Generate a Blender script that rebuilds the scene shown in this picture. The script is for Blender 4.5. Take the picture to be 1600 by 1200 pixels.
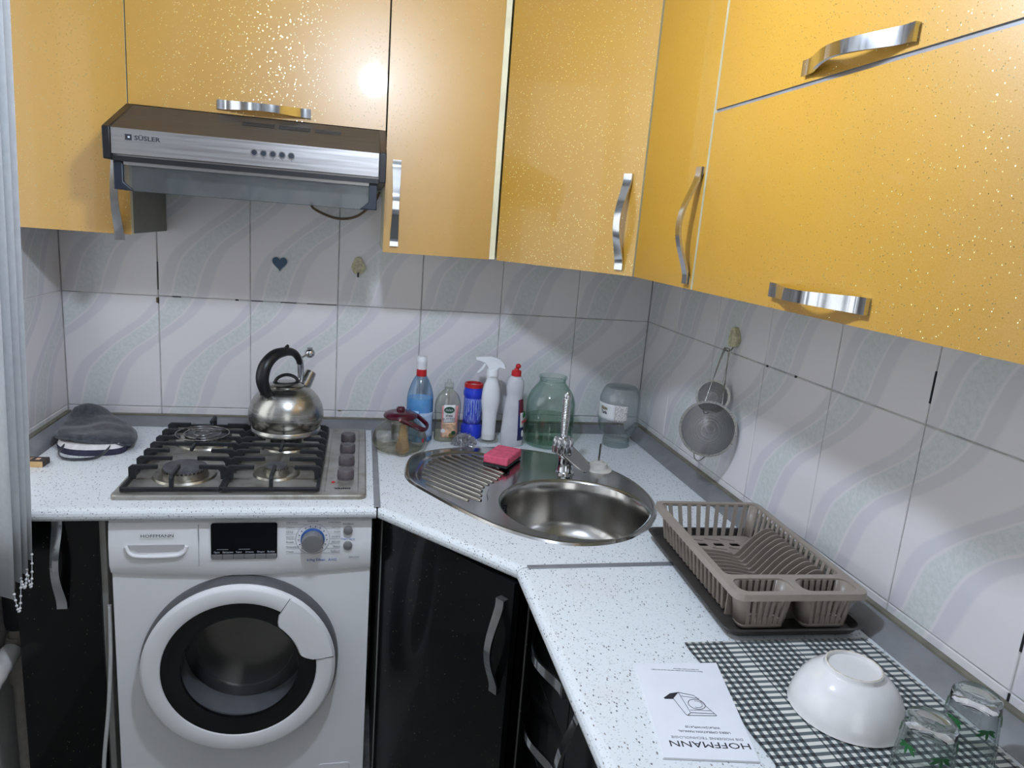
import bpy, bmesh, math, random
from mathutils import Vector, Matrix
from math import sin, cos, pi, radians, sqrt
random.seed(7)
SC = bpy.context.scene
COL = SC.collection
for o in list(bpy.data.objects):
    bpy.data.objects.remove(o)

# ------------------------------------------------------------------ camera, light, exposure
CT = 0.87                       # worktop height
Z0 = 0.848
cam_d = bpy.data.cameras.new('camera')
cam_d.sensor_width = 36.0
cam_d.lens = 1106.1 / 1600 * 36
cam_d.clip_start = 0.02
cam = bpy.data.objects.new('camera', cam_d)
COL.objects.link(cam)
_p, _y, _r = -0.2167, 0.2189, 0.0796
_f = Vector((sin(_y) * cos(_p), cos(_y) * cos(_p), sin(_p)))
_rt = Vector((cos(_y), -sin(_y), 0))
_up = _rt.cross(_f)
_rt2 = cos(_r) * _rt + sin(_r) * _up
_up2 = -sin(_r) * _rt + cos(_r) * _up
_m = Matrix.Identity(4)
for i in range(3):
    _m[i][0] = _rt2[i]; _m[i][1] = _up2[i]; _m[i][2] = -_f[i]
_m[0][3], _m[1][3], _m[2][3] = -0.9326, -2.1931, 0.6687 + Z0
cam.matrix_world = _m
SC.camera = cam
W = bpy.data.worlds.new('sky')
SC.world = W
W.use_nodes = True
_bg = W.node_tree.nodes['Background']
_bg.inputs[0].default_value = (0.96, 0.97, 1.0, 1)
_bg.inputs[1].default_value = 2.15
LAMP = (-0.91, -1.27, 2.0)
LAMP_STRENGTH = 455.0
SC.view_settings.view_transform = 'Standard'
SC.view_settings.look = 'None'
SC.view_settings.gamma = 1.0
SC.view_settings.use_curve_mapping = False
SC.view_settings.exposure = 0.0
try:
    SC.cycles.max_bounces = 12
    SC.cycles.transmission_bounces = 12
    SC.cycles.transparent_max_bounces = 40
except Exception:
    pass

# ------------------------------------------------------------------ materials
MAT = {}
def sl(c):      # sRGB 0-255 -> linear
    return tuple(((v / 255) / 12.92 if v / 255 <= 0.04045 else ((v / 255 + 0.055) / 1.055) ** 2.4) for v in c) + (1,)
def newmat(name):
    m = bpy.data.materials.new(name); m.use_nodes = True
    nt = m.node_tree
    b = nt.nodes['Principled BSDF']
    MAT[name] = m
    return m, nt, b
def N(nt, t, **kw):
    n = nt.nodes.new(t)
    for k, v in kw.items():
        if k == 'inp':
            for i, x in v.items(): n.inputs[i].default_value = x
        else: setattr(n, k, v)
    return n
def mth(nt, op, a, b=None, c=None):
    n = nt.nodes.new('ShaderNodeMath'); n.operation = op
    for i, x in enumerate((a, b, c)):
        if x is None: continue
        if isinstance(x, (int, float)): n.inputs[i].default_value = x
        else: nt.links.new(x, n.inputs[i])
    return n.outputs[0]
def mixc(nt, fac, a, b, mode='MIX'):
    n = nt.nodes.new('ShaderNodeMix'); n.data_type = 'RGBA'; n.blend_type = mode
    for i, x in ((0, fac), (6, a), (7, b)):
        if isinstance(x, (int, float, tuple)): n.inputs[i].default_value = x
        else: nt.links.new(x, n.inputs[i])
    return n.outputs[2]
def ramp(nt, x, p0, p1, v0=0.0, v1=1.0):
    n = nt.nodes.new('ShaderNodeMapRange'); n.clamp = True
    n.interpolation_type = 'SMOOTHSTEP'
    nt.links.new(x, n.inputs[0])
    for i, q in enumerate((p0, p1, v0, v1)): n.inputs[i + 1].default_value = q
    return n.outputs[0]
def coords(nt, kind='Object', scale=(1, 1, 1), rot=(0, 0, 0)):
    tc = nt.nodes.new('ShaderNodeTexCoord'); mp = nt.nodes.new('ShaderNodeMapping')
    nt.links.new(tc.outputs[kind], mp.inputs[0])
    mp.inputs['Scale'].default_value = scale; mp.inputs['Rotation'].default_value = rot
    return mp.outputs[0]
def noise(nt, vec, scale, detail=3, rough=0.55):
    n = nt.nodes.new('ShaderNodeTexNoise'); nt.links.new(vec, n.inputs['Vector'])
    n.inputs['Scale'].default_value = scale; n.inputs['Detail'].default_value = detail
    n.inputs['Roughness'].default_value = rough
    return n.outputs[0]
def bump(nt, b, h, strength=0.2, dist=0.001):
    n = nt.nodes.new('ShaderNodeBump'); n.inputs['Strength'].default_value = strength
    n.inputs['Distance'].default_value = dist
    nt.links.new(h, n.inputs['Height']); nt.links.new(n.outputs[0], b.inputs['Normal'])
def pm(name, col, rough=0.5, metal=0.0, var=0.06, scale=25, coat=0.0, bumps=0.0, bscale=200, trans=0.0,
       ior=1.45, alpha=1.0, rvar=0.0, stretch=(1, 1, 1), sheen=0.0, spec=0.5, sub=0.0):
    m, nt, b = newmat(name)
    c = sl(col)
    v = coords(nt, 'Object', stretch)
    nz = noise(nt, v, scale)
    dark = tuple(x * (1 - var * 2) for x in c[:3]) + (1,)
    lite = tuple(min(1, x * (1 + var)) for x in c[:3]) + (1,)
    nt.links.new(mixc(nt, ramp(nt, nz, 0.3, 0.7), dark, lite), b.inputs['Base Color'])
    b.inputs['Metallic'].default_value = metal
    if rvar:
        nt.links.new(ramp(nt, nz, 0.3, 0.7, max(0.02, rough - rvar), rough + rvar), b.inputs['Roughness'])
    else:
        b.inputs['Roughness'].default_value = rough
    b.inputs['Coat Weight'].default_value = coat
    b.inputs['Coat Roughness'].default_value = 0.05
    b.inputs['Transmission Weight'].default_value = trans
    b.inputs['IOR'].default_value = ior
    b.inputs['Alpha'].default_value = alpha
    b.inputs['Sheen Weight'].default_value = sheen
    b.inputs['Specular IOR Level'].default_value = spec
    if sub:
        b.inputs['Subsurface Weight'].default_value = sub
        b.inputs['Subsurface Scale'].default_value = 0.01
    if bumps:
        bump(nt, b, noise(nt, v, bscale, 2), bumps, 0.0006)
    return m

def mat_tile():
    m, nt, b = newmat('glazed_tile')
    tc = nt.nodes.new('ShaderNodeTexCoord')
    sp = nt.nodes.new('ShaderNodeSeparateXYZ'); nt.links.new(tc.outputs['UV'], sp.inputs[0])
    u, v = sp.outputs[0], sp.outputs[1]
    wob = noise(nt, tc.outputs['UV'], 3.0, 2)
    s = mth(nt, 'SINE', mth(nt, 'MULTIPLY', mth(nt, 'SUBTRACT', v, 0.15), 2 * pi))
    uc = mth(nt, 'ADD', mth(nt, 'ADD', v, 0.27), mth(nt, 'MULTIPLY', mth(nt, 'ADD', s, 1.0), -0.11))
    d = mth(nt, 'SUBTRACT', u, uc)
    d = mth(nt, 'ADD', d, mth(nt, 'MULTIPLY', mth(nt, 'SUBTRACT', wob, 0.5), 0.06))
    d = mth(nt, 'SUBTRACT', mth(nt, 'FRACT', mth(nt, 'ADD', d, 2.5)), 0.5)
    # widths: green core, pale line, grey ribbons either side
    core = mth(nt, 'MULTIPLY', ramp(nt, d, -0.13, -0.11), ramp(nt, d, 0.13, 0.11))
    linea = mth(nt, 'MULTIPLY', ramp(nt, d, -0.155, -0.14), ramp(nt, d, 0.155, 0.14))
    rib = mth(nt, 'MULTIPLY', ramp(nt, d, -0.29, -0.25), ramp(nt, d, 0.30, 0.26))
    gn = noise(nt, coords(nt, 'UV', (1, 1.3, 1)), 24, 6, 0.75)
    base = sl((222, 218, 220)); grey = sl((209, 207, 212)); line = sl((220, 217, 219)); gr = sl((201, 206, 205))
    gcol = mixc(nt, ramp(nt, gn, 0.38, 0.60), gr, sl((213, 214, 215)))
    c = mixc(nt, rib, base, grey)
    c = mixc(nt, linea, c, line)
    c = mixc(nt, core, c, gcol)
    nt.links.new(c, b.inputs['Base Color'])
    b.inputs['Roughness'].default_value = 0.22
    b.inputs['Specular IOR Level'].default_value = 0.45
    on = noise(nt, coords(nt), 14, 2)
    bump(nt, b, on, 0.12, 0.002)
mat_tile()

def mat_counter():
    m, nt, b = newmat('speckled_laminate')
    vec = coords(nt)
    vo = N(nt, 'ShaderNodeTexVoronoi'); nt.links.new(coords(nt, 'Object', (1, 0.55, 1), (0, 0, 0.6)), vo.inputs['Vector'])
    vo.inputs['Scale'].default_value = 300
    sx = nt.nodes.new('ShaderNodeSeparateColor'); nt.links.new(vo.outputs['Color'], sx.inputs[0])
    dot = mth(nt, 'MULTIPLY', mth(nt, 'LESS_THAN', vo.outputs['Distance'], 0.36), mth(nt, 'GREATER_THAN', sx.outputs[0], 0.86))
    vo2 = N(nt, 'ShaderNodeTexVoronoi'); nt.links.new(coords(nt, 'Object', (0.6, 1, 1), (0, 0, -0.4)), vo2.inputs['Vector'])
    vo2.inputs['Scale'].default_value = 420
    sx2 = nt.nodes.new('ShaderNodeSeparateColor'); nt.links.new(vo2.outputs['Color'], sx2.inputs[0])
    dot2 = mth(nt, 'MULTIPLY', mth(nt, 'LESS_THAN', vo2.outputs['Distance'], 0.38), mth(nt, 'GREATER_THAN', sx2.outputs[1], 0.72))
    st = ramp(nt, noise(nt, vec, 6, 3), 0.55, 0.75)
    base = mixc(nt, mth(nt, 'MULTIPLY', st, 0.25), sl((222, 226, 230)), sl((211, 203, 192)))
    c = mixc(nt, mth(nt, 'MULTIPLY', dot2, 0.38), base, sl((120, 125, 132)))
    c = mixc(nt, mth(nt, 'MULTIPLY', dot, 0.9), c, mixc(nt, sx.outputs[1], sl((45, 50, 60)), sl((130, 125, 120))))
    nt.links.new(c, b.inputs['Base Color'])
    b.inputs['Roughness'].default_value = 0.38
mat_counter()

def mat_film(name, col, col2, flake, metal, rough, coat, spec):
    """glossy foil door front with glitter flakes"""
    m, nt, b = newmat(name)
    vec = coords(nt)
    big = noise(nt, vec, 3.0, 2)
    c = mixc(nt, ramp(nt, big, 0.3, 0.7), sl(col), sl(col2))
    fine = noise(nt, vec, 900, 1)
    c = mixc(nt, mth(nt, 'MULTIPLY', ramp(nt, fine, 0.45, 0.6), 0.06), c, (1, 0.9, 0.6, 1), 'MIX') if metal >= 0 and flake > 0.02 else c
    vo = N(nt, 'ShaderNodeTexVoronoi'); nt.links.new(vec, vo.inputs['Vector']); vo.inputs['Scale'].default_value = 620
    sx = nt.nodes.new('ShaderNodeSeparateColor'); nt.links.new(vo.outputs['Color'], sx.inputs[0])
    fl = mth(nt, 'MULTIPLY', mth(nt, 'GREATER_THAN', sx.outputs[0], 1 - flake), mth(nt, 'LESS_THAN', vo.outputs['Distance'], 0.45))
    # flakes are tiny tilted mirrors
    rnd = N(nt, 'ShaderNodeVectorMath', operation='SUBTRACT'); nt.links.new(vo.outputs['Color'], rnd.inputs[0]); rnd.inputs[1].default_value = (0.5, 0.5, 0.5)
    scl = N(nt, 'ShaderNodeVectorMath', operation='SCALE'); nt.links.new(rnd.outputs[0], scl.inputs[0]); scl.inputs['Scale'].default_value = 0.34
    geo = nt.nodes.new('ShaderNodeNewGeometry')
    ad = N(nt, 'ShaderNodeVectorMath', operation='ADD'); nt.links.new(geo.outputs['Normal'], ad.inputs[0]); nt.links.new(scl.outputs[0], ad.inputs[1])
    no = N(nt, 'ShaderNodeVectorMath', operation='NORMALIZE'); nt.links.new(ad.outputs[0], no.inputs[0])
    nt.links.new(c, b.inputs['Base Color'])
    b.inputs['Metallic'].default_value = metal
    b.inputs['Roughness'].default_value = rough
    b.inputs['Coat Weight'].default_value = coat
    b.inputs['Coat Roughness'].default_value = 0.05
    b.inputs['Specular IOR Level'].default_value = spec
    gl = nt.nodes.new('ShaderNodeBsdfGlossy'); gl.inputs['Roughness'].default_value = 0.16
    nt.links.new(no.outputs[0], gl.inputs['Normal'])
    hue = mixc(nt, sx.outputs[2], (1.0, 0.85, 0.35, 1), (0.75, 1.0, 0.75, 1))
    nt.links.new(hue, gl.inputs['Color'])
    ms = nt.nodes.new('ShaderNodeMixShader')
    nt.links.new(fl, ms.inputs[0]); nt.links.new(b.outputs[0], ms.inputs[1]); nt.links.new(gl.outputs[0], ms.inputs[2])
    nt.links.new(ms.outputs[0], nt.nodes['Material Output'].inputs[0])
mat_film('yellow_foil', (177, 130, 17), (172, 125, 19), 0.03, 0.0, 0.40, 0.4, 1.0)
mat_film('black_foil', (9, 9, 10), (6, 6, 7), 0.003, 0.0, 0.25, 0.25, 0.25)

def mat_steel(name, col, rough, st=(1, 60, 60), dirt=None, scale=8):
    m, nt, b = newmat(name)
    v = coords(nt, 'Object', st)
    nz = noise(nt, v, scale, 4)
    c = mixc(nt, ramp(nt, nz, 0.3, 0.7), sl(tuple(x * 0.95 for x in col)), sl(col))
    r = ramp(nt, nz, 0.3, 0.7, rough * 0.88, rough * 1.12)
    if dirt:
        dn = ramp(nt, noise(nt, coords(nt), 9, 5, 0.7), 0.42, 0.66)
        c = mixc(nt, mth(nt, 'MULTIPLY', dn, 0.75), c, sl(dirt))
        b.inputs['Metallic'].default_value = 0.6
    else:
        b.inputs['Metallic'].default_value = 1.0
    nt.links.new(c, b.inputs['Base Color']); nt.links.new(r, b.inputs['Roughness'])
mat_steel('brushed_steel', (176, 175, 172), 0.30)
mat_steel('kettle_steel', (182, 180, 175), 0.25, (1, 1, 60), None, 4)
mat_steel('sink_steel', (186, 184, 181), 0.17, (1, 1, 1), None, 5)
mat_steel('hob_steel', (176, 173, 168), 0.34, (1, 30, 1), (132, 124, 110))
mat_steel('hood_steel', (172, 170, 170), 0.33, (1, 40, 40), None, 5)
pm('greasy_hood_top', (70, 65, 60), 0.5, 0.25, var=0.2, scale=6, stretch=(1, 30, 30), rvar=.1)
mat_steel('chrome', (205, 207, 210), 0.09, (1, 1, 1), None, 30)
pm('aluminium_trim', (142, 143, 148), 0.36, 0.3, var=0.06, scale=20)

def mat_gingham():
    m, nt, b = newmat('gingham_cotton')
    tc = nt.nodes.new('ShaderNodeTexCoord'); sp = nt.nodes.new('ShaderNodeSeparateXYZ'); nt.links.new(tc.outputs['UV'], sp.inputs[0])
    def stripes(x, per, ph, duty):
        return mth(nt, 'LESS_THAN', mth(nt, 'FRACT', mth(nt, 'ADD', mth(nt, 'DIVIDE', x, per), ph)), duty)
    su = stripes(sp.outputs[0], 0.0125, 0.2, 0.5)
    # bands without the lengthwise stripe
    gap = stripes(sp.outputs[0], 0.118, 0.42, 0.17)
    su = mth(nt, 'MULTIPLY', su, mth(nt, 'SUBTRACT', 1.0, gap))
    sv = stripes(sp.outputs[1], 0.0125, 0.0, 0.5)
    k = mth(nt, 'MULTIPLY', mth(nt, 'ADD', su, sv), 0.5)
    wv = noise(nt, coords(nt, 'UV', (1, 1, 1)), 900, 2)
    k = mth(nt, 'ADD', mth(nt, 'MULTIPLY', k, 0.92), mth(nt, 'MULTIPLY', wv, 0.10))
    cr = nt.nodes.new('ShaderNodeValToRGB'); nt.links.new(k, cr.inputs[0])
    e = cr.color_ramp.elements
    e[0].position = 0.08; e[0].color = sl((214, 213, 206)); e[1].position = 0.9; e[1].color = sl((18, 23, 28))
    x = cr.color_ramp.elements.new(0.5); x.color = sl((84, 94, 98))
    nt.links.new(cr.outputs[0], b.inputs['Base Color'])
    b.inputs['Roughness'].default_value = 0.9
    b.inputs['Sheen Weight'].default_value = 0.2
    bump(nt, b, wv, 0.4, 0.0006)
mat_gingham()

def mat_mesh():
    m, nt, b = newmat('wire_gauze')
    tc = nt.nodes.new('ShaderNodeTexCoord'); sp = nt.nodes.new('ShaderNodeSeparateXYZ'); nt.links.new(tc.outputs['Object'], sp.inputs[0])
    def st(x): return mth(nt, 'LESS_THAN', mth(nt, 'FRACT', mth(nt, 'MULTIPLY', x, 1400)), 0.24)
    k = mth(nt, 'MAXIMUM', st(sp.outputs[0]), st(sp.outputs[2]))
    b.inputs['Base Color'].default_value = sl((96, 92, 88)); b.inputs['Metallic'].default_value = 0.5; b.inputs['Roughness'].default_value = 0.4
    nt.links.new(k, b.inputs['Alpha'])
mat_mesh()

def mat_bulb():
    m, nt, b = newmat('lit_bulb')
    n = noise(nt, coords(nt), 4, 1)
    b.inputs['Base Color'].default_value = (1, 1, 1, 1)
    nt.links.new(mixc(nt, ramp(nt, n, 0.2, 0.8), (0.71, 0.82, 1.0, 1), (0.72, 0.83, 1.0, 1)), b.inputs['Emission Color'])
    b.inputs['Emission Strength'].default_value = LAMP_STRENGTH
mat_bulb()

def mat_print(name, base, ink, scale, thr=0.5, st=(1, 1, 4)):
    """paper with blocks of tiny unreadable print"""
    m, nt, b = newmat(name)
    n = noise(nt, coords(nt, 'Object', st), scale, 2, 0.8)
    nt.links.new(mixc(nt, ramp(nt, n, thr, thr + 0.06), sl(base), sl(ink)), b.inputs['Base Color'])
    b.inputs['Roughness'].default_value = 0.6

pm('grout', (176, 174, 172), 0.9, var=0.18, scale=18)
pm('plaster', (214, 212, 210), 0.85, var=0.03, scale=6, bumps=0.15, bscale=90)
pm('ceiling_paint', (226, 226, 224), 0.9, var=0.02, scale=4)
pm('floor_vinyl', (128, 128, 122), 0.5, var=0.15, scale=20)
pm('cream_edge', (222, 214, 180), 0.4, var=0.05, scale=15)
pm('grey_board', (126, 127, 120), 0.55, var=0.06, scale=12)
pm('black_board', (14, 14, 16), 0.35, var=0.05, scale=12)
pm('pvc_edge', (150, 148, 142), 0.4, var=0.05)
pm('black_plastic', (22, 23, 26), 0.38, var=0.08)
pm('black_rubber', (30, 31, 34), 0.6, var=0.1)
pm('navy_plastic', (28, 36, 48), 0.4, var=0.08)
pm('cast_iron', (34, 36, 40), 0.5, var=0.15, scale=60, bumps=0.25, bscale=500)
pm('burner_cap', (92, 92, 97), 0.45, 0.3, var=0.15, scale=50)
pm('burner_ring', (172, 168, 158), 0.3, 0.95, var=0.12, scale=40)
pm('wire_steel', (150, 148, 145), 0.25, 1.0, var=0.1)
pm('knob_plastic', (88, 82, 84), 0.42, var=0.1)
pm('washer_white', (238, 238, 240), 0.32, var=0.015, scale=5)
pm('washer_grey', (190, 189, 192), 0.35, var=0.02, scale=5)
pm('door_shell_grey', (92, 92, 95), 0.4, var=0.03)
pm('door_black', (8, 9, 12), 0.12, var=0.05, coat=0.4)
pm('display_black', (5, 7, 14), 0.12, var=0.05)
pm('button_grey', (132, 132, 134), 0.35, 0.2, var=0.05)
pm('ring_blue', (52, 92, 160), 0.3, var=0.05)
pm('ink_dark', (40, 42, 50), 0.6, var=0.02)
pm('ink_grey', (120, 122, 130), 0.6, var=0.02)
pm('ink_blue', (70, 110, 190), 0.6, var=0.02)
pm('ink_white', (200, 205, 215), 0.6, var=0.02)
pm('drum_steel', (128, 126, 124), 0.25, 1.0, var=0.05, scale=20)
pm('gasket', (120, 122, 126), 0.5, var=0.05)
pm('stained_glass', (206, 176, 128), 0.08, trans=0.75, ior=1.4, var=0.15, alpha=.8)
pm('visor_glass', (196, 202, 204), 0.12, trans=0.92, ior=1.3, var=0.08, scale=10)
pm('thick_glass', (248, 251, 251), 0.02, trans=1.0, ior=1.45, var=0.0)
def thin_glass(name, tint, rough=0.02, ior=1.5, boost=1.0):
    """thin-walled glass: tinted see-through wall with a mirror reflection that follows Fresnel's law"""
    m, nt, b = newmat(name)
    n = noise(nt, coords(nt), 6, 1)
    # Beer-Lambert absorption: the slanted path through the wall is longer
    g0 = nt.nodes.new('ShaderNodeNewGeometry'); dp = N(nt, 'ShaderNodeVectorMath', operation='DOT_PRODUCT')
    nt.links.new(g0.outputs['Normal'], dp.inputs[0]); nt.links.new(g0.outputs['Incoming'], dp.inputs[1])
    path = mth(nt, 'DIVIDE', 1.0, mth(nt, 'MAXIMUM', mth(nt, 'ABSOLUTE', dp.outputs['Value']), 0.16))
    cc_ = nt.nodes.new('ShaderNodeCombineColor')
    for i in range(3): nt.links.new(mth(nt, 'POWER', mth(nt, 'MULTIPLY_ADD', n, 0.006, tint[i]), path), cc_.inputs[i])
    tr = nt.nodes.new('ShaderNodeBsdfTransparent'); nt.links.new(cc_.outputs[0], tr.inputs[0])
    gl = nt.nodes.new('ShaderNodeBsdfGlossy'); gl.inputs['Roughness'].default_value = rough
    fr = nt.nodes.new('ShaderNodeFresnel'); ge = nt.nodes.new('ShaderNodeNewGeometry')
    nt.links.new(mth(nt, 'ADD', ior, mth(nt, 'MULTIPLY', ge.outputs['Backfacing'], 1 / ior - ior)), fr.inputs[0])   # same reflectance from either side of the wall
    ms = nt.nodes.new('ShaderNodeMixShader')
    nt.links.new(mth(nt, 'MULTIPLY', fr.outputs[0], boost), ms.inputs[0])
    nt.links.new(tr.outputs[0], ms.inputs[1]); nt.links.new(gl.outputs[0], ms.inputs[2]); nt.links.new(ms.outputs[0], nt.nodes['Material Output'].inputs[0])
thin_glass('jar_glass', (.915, .952, .935))
thin_glass('jar_glass_clear', (.948, .96, .96))
thin_glass('tumbler_glass', (.93, .945, .94))
thin_glass('tea_glass', (.945, .94, .915))
thin_glass('clear_plastic', (.95, .95, .93), .08)
thin_glass('blue_bottle_shell', (.88, .935, .975), .08)
thin_glass('door_glass', (.95, .955, .96))
thin_glass('water_greenish', (.88, .925, .885), 0.01, 1.33)
def mat_pane():
    m, nt, b = newmat('window_glass')
    n = noise(nt, coords(nt), 3, 1)
    tr = nt.nodes.new('ShaderNodeBsdfTransparent'); nt.links.new(mixc(nt, n, (.95, .97, .96, 1), (.97, .98, .98, 1)), tr.inputs[0])
    gl = nt.nodes.new('ShaderNodeBsdfGlossy'); gl.inputs['Roughness'].default_value = 0.02
    ms = nt.nodes.new('ShaderNodeMixShader'); ms.inputs[0].default_value = 0.06
    nt.links.new(tr.outputs[0], ms.inputs[1]); nt.links.new(gl.outputs[0], ms.inputs[2]); nt.links.new(ms.outputs[0], nt.nodes['Material Output'].inputs[0])
mat_pane()
pm('burgundy_plastic', (74, 15, 34), 0.22, var=0.06, coat=0.3)
pm('blue_liquid', (140, 196, 242), 0.2, trans=0.12, ior=1.3, var=0.03)
pm('soap_liquid', (226, 226, 206), 0.1, trans=0.7, ior=1.3, var=0.03)
pm('white_plastic', (226, 228, 232), 0.35, var=0.02)
pm('milky_plastic', (206, 206, 212), 0.25, var=0.03, trans=0.08, ior=1.25)
pm('red_plastic', (190, 36, 42), 0.32, var=0.05)
pm('canister_blue', (42, 64, 205), 0.3, var=0.05)
pm('label_white', (226, 226, 228), 0.5, var=0.02)
pm('label_lightblue', (160, 196, 232), 0.5, var=0.03)
pm('label_pink', (222, 150, 150), 0.5, var=0.15, scale=30)
pm('label_peach', (220, 180, 150), 0.5, var=0.2, scale=60)
pm('label_green', (24, 74, 52), 0.5, var=0.05)
pm('label_navy', (34, 40, 96), 0.4, var=0.08)
pm('label_maroon', (104, 30, 48), 0.4, var=0.08)
pm('label_olive', (110, 96, 50), 0.5, var=0.2)
pm('sponge_pink', (224, 96, 124), 0.9, var=0.08, scale=80, bumps=0.8, bscale=400)
pm('scour_dark', (44, 48, 48), 0.95, var=0.2, scale=200, bumps=0.8, bscale=600)
pm('wool_steel', (186, 186, 190), 0.3, 0.6, var=0.1)
pm('rubber_cream', (214, 210, 202), 0.5, var=0.05)
pm('rack_plastic', (150, 140, 130), 0.38, var=0.03)
pm('tray_plastic', (58, 54, 52), 0.4, var=0.06)
pm('porcelain', (226, 224, 224), 0.12, var=0.02, coat=0.5)
pm('worn_foot', (206, 198, 184), 0.6, var=0.12, scale=120)
pm('paper', (226, 228, 236), 0.6, var=0.02, scale=8)
pm('leaf_green', (30, 92, 48), 0.4, var=0.15)
pm('dark_felt', (62, 65, 72), 0.95, var=0.22, scale=70, sheen=0.3, bumps=0.7, bscale=350)
pm('navy_band', (52, 52, 74), 0.85, var=0.1, scale=60)
pm('white_cloth', (214, 210, 212), 0.9, var=0.06, scale=60)
pm('match_brown', (66, 56, 54), 0.6, var=0.08)
pm('match_wood', (206, 172, 122), 0.7, var=0.1)
pm('heart_blue', (58, 84, 110), 0.35, var=0.08)
pm('hook_cream', (198, 192, 158), 0.5, var=0.15, scale=120)
pm('cable_brown', (104, 88, 68), 0.6, var=0.1)
pm('seal_olive', (122, 118, 104), 0.5, var=0.1)
pm('cable_white', (206, 206, 204), 0.5, var=0.04)
pm('cable_black', (26, 26, 28), 0.5, var=0.04)
pm('blind_fabric', (214, 216, 218), 0.85, var=0.04, scale=60, bumps=0.5, bscale=500)
_bn = MAT['blind_fabric'].node_tree; _bt = _bn.nodes.new('ShaderNodeBsdfTranslucent'); _bt.inputs[0].default_value = (.8, .83, .86, 1)
_bm = _bn.nodes.new('ShaderNodeMixShader'); _bm.inputs[0].default_value = .4
_bn.links.new(_bn.nodes['Principled BSDF'].outputs[0], _bm.inputs[1]); _bn.links.new(_bt.outputs[0], _bm.inputs[2]); _bn.links.new(_bm.outputs[0], _bn.nodes['Material Output'].inputs[0])
pm('bead_white', (224, 224, 226), 0.35, var=0.02)
pm('pipe_paint', (152, 146, 140), 0.5, var=0.1)
pm('pipe_white', (214, 212, 210), 0.45, var=0.05)
pm('upvc_white', (230, 232, 234), 0.35, var=0.02)
pm('interior_door', (196, 186, 170), 0.5, var=0.05, scale=6)
pm('flower_white', (220, 222, 220), 0.6, var=0.03)
mat_print('jar_label_print', (228, 226, 222), (120, 112, 120), 900, 0.5, (1, 1, 0.35))
mat_print('blue_label_print', (176, 202, 232), (120, 120, 160), 700, 0.55, (1, 1, 3))
mat_print('canister_print', (40, 60, 190), (150, 160, 220), 260, 0.52, (3, 3, 0.15))

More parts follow.
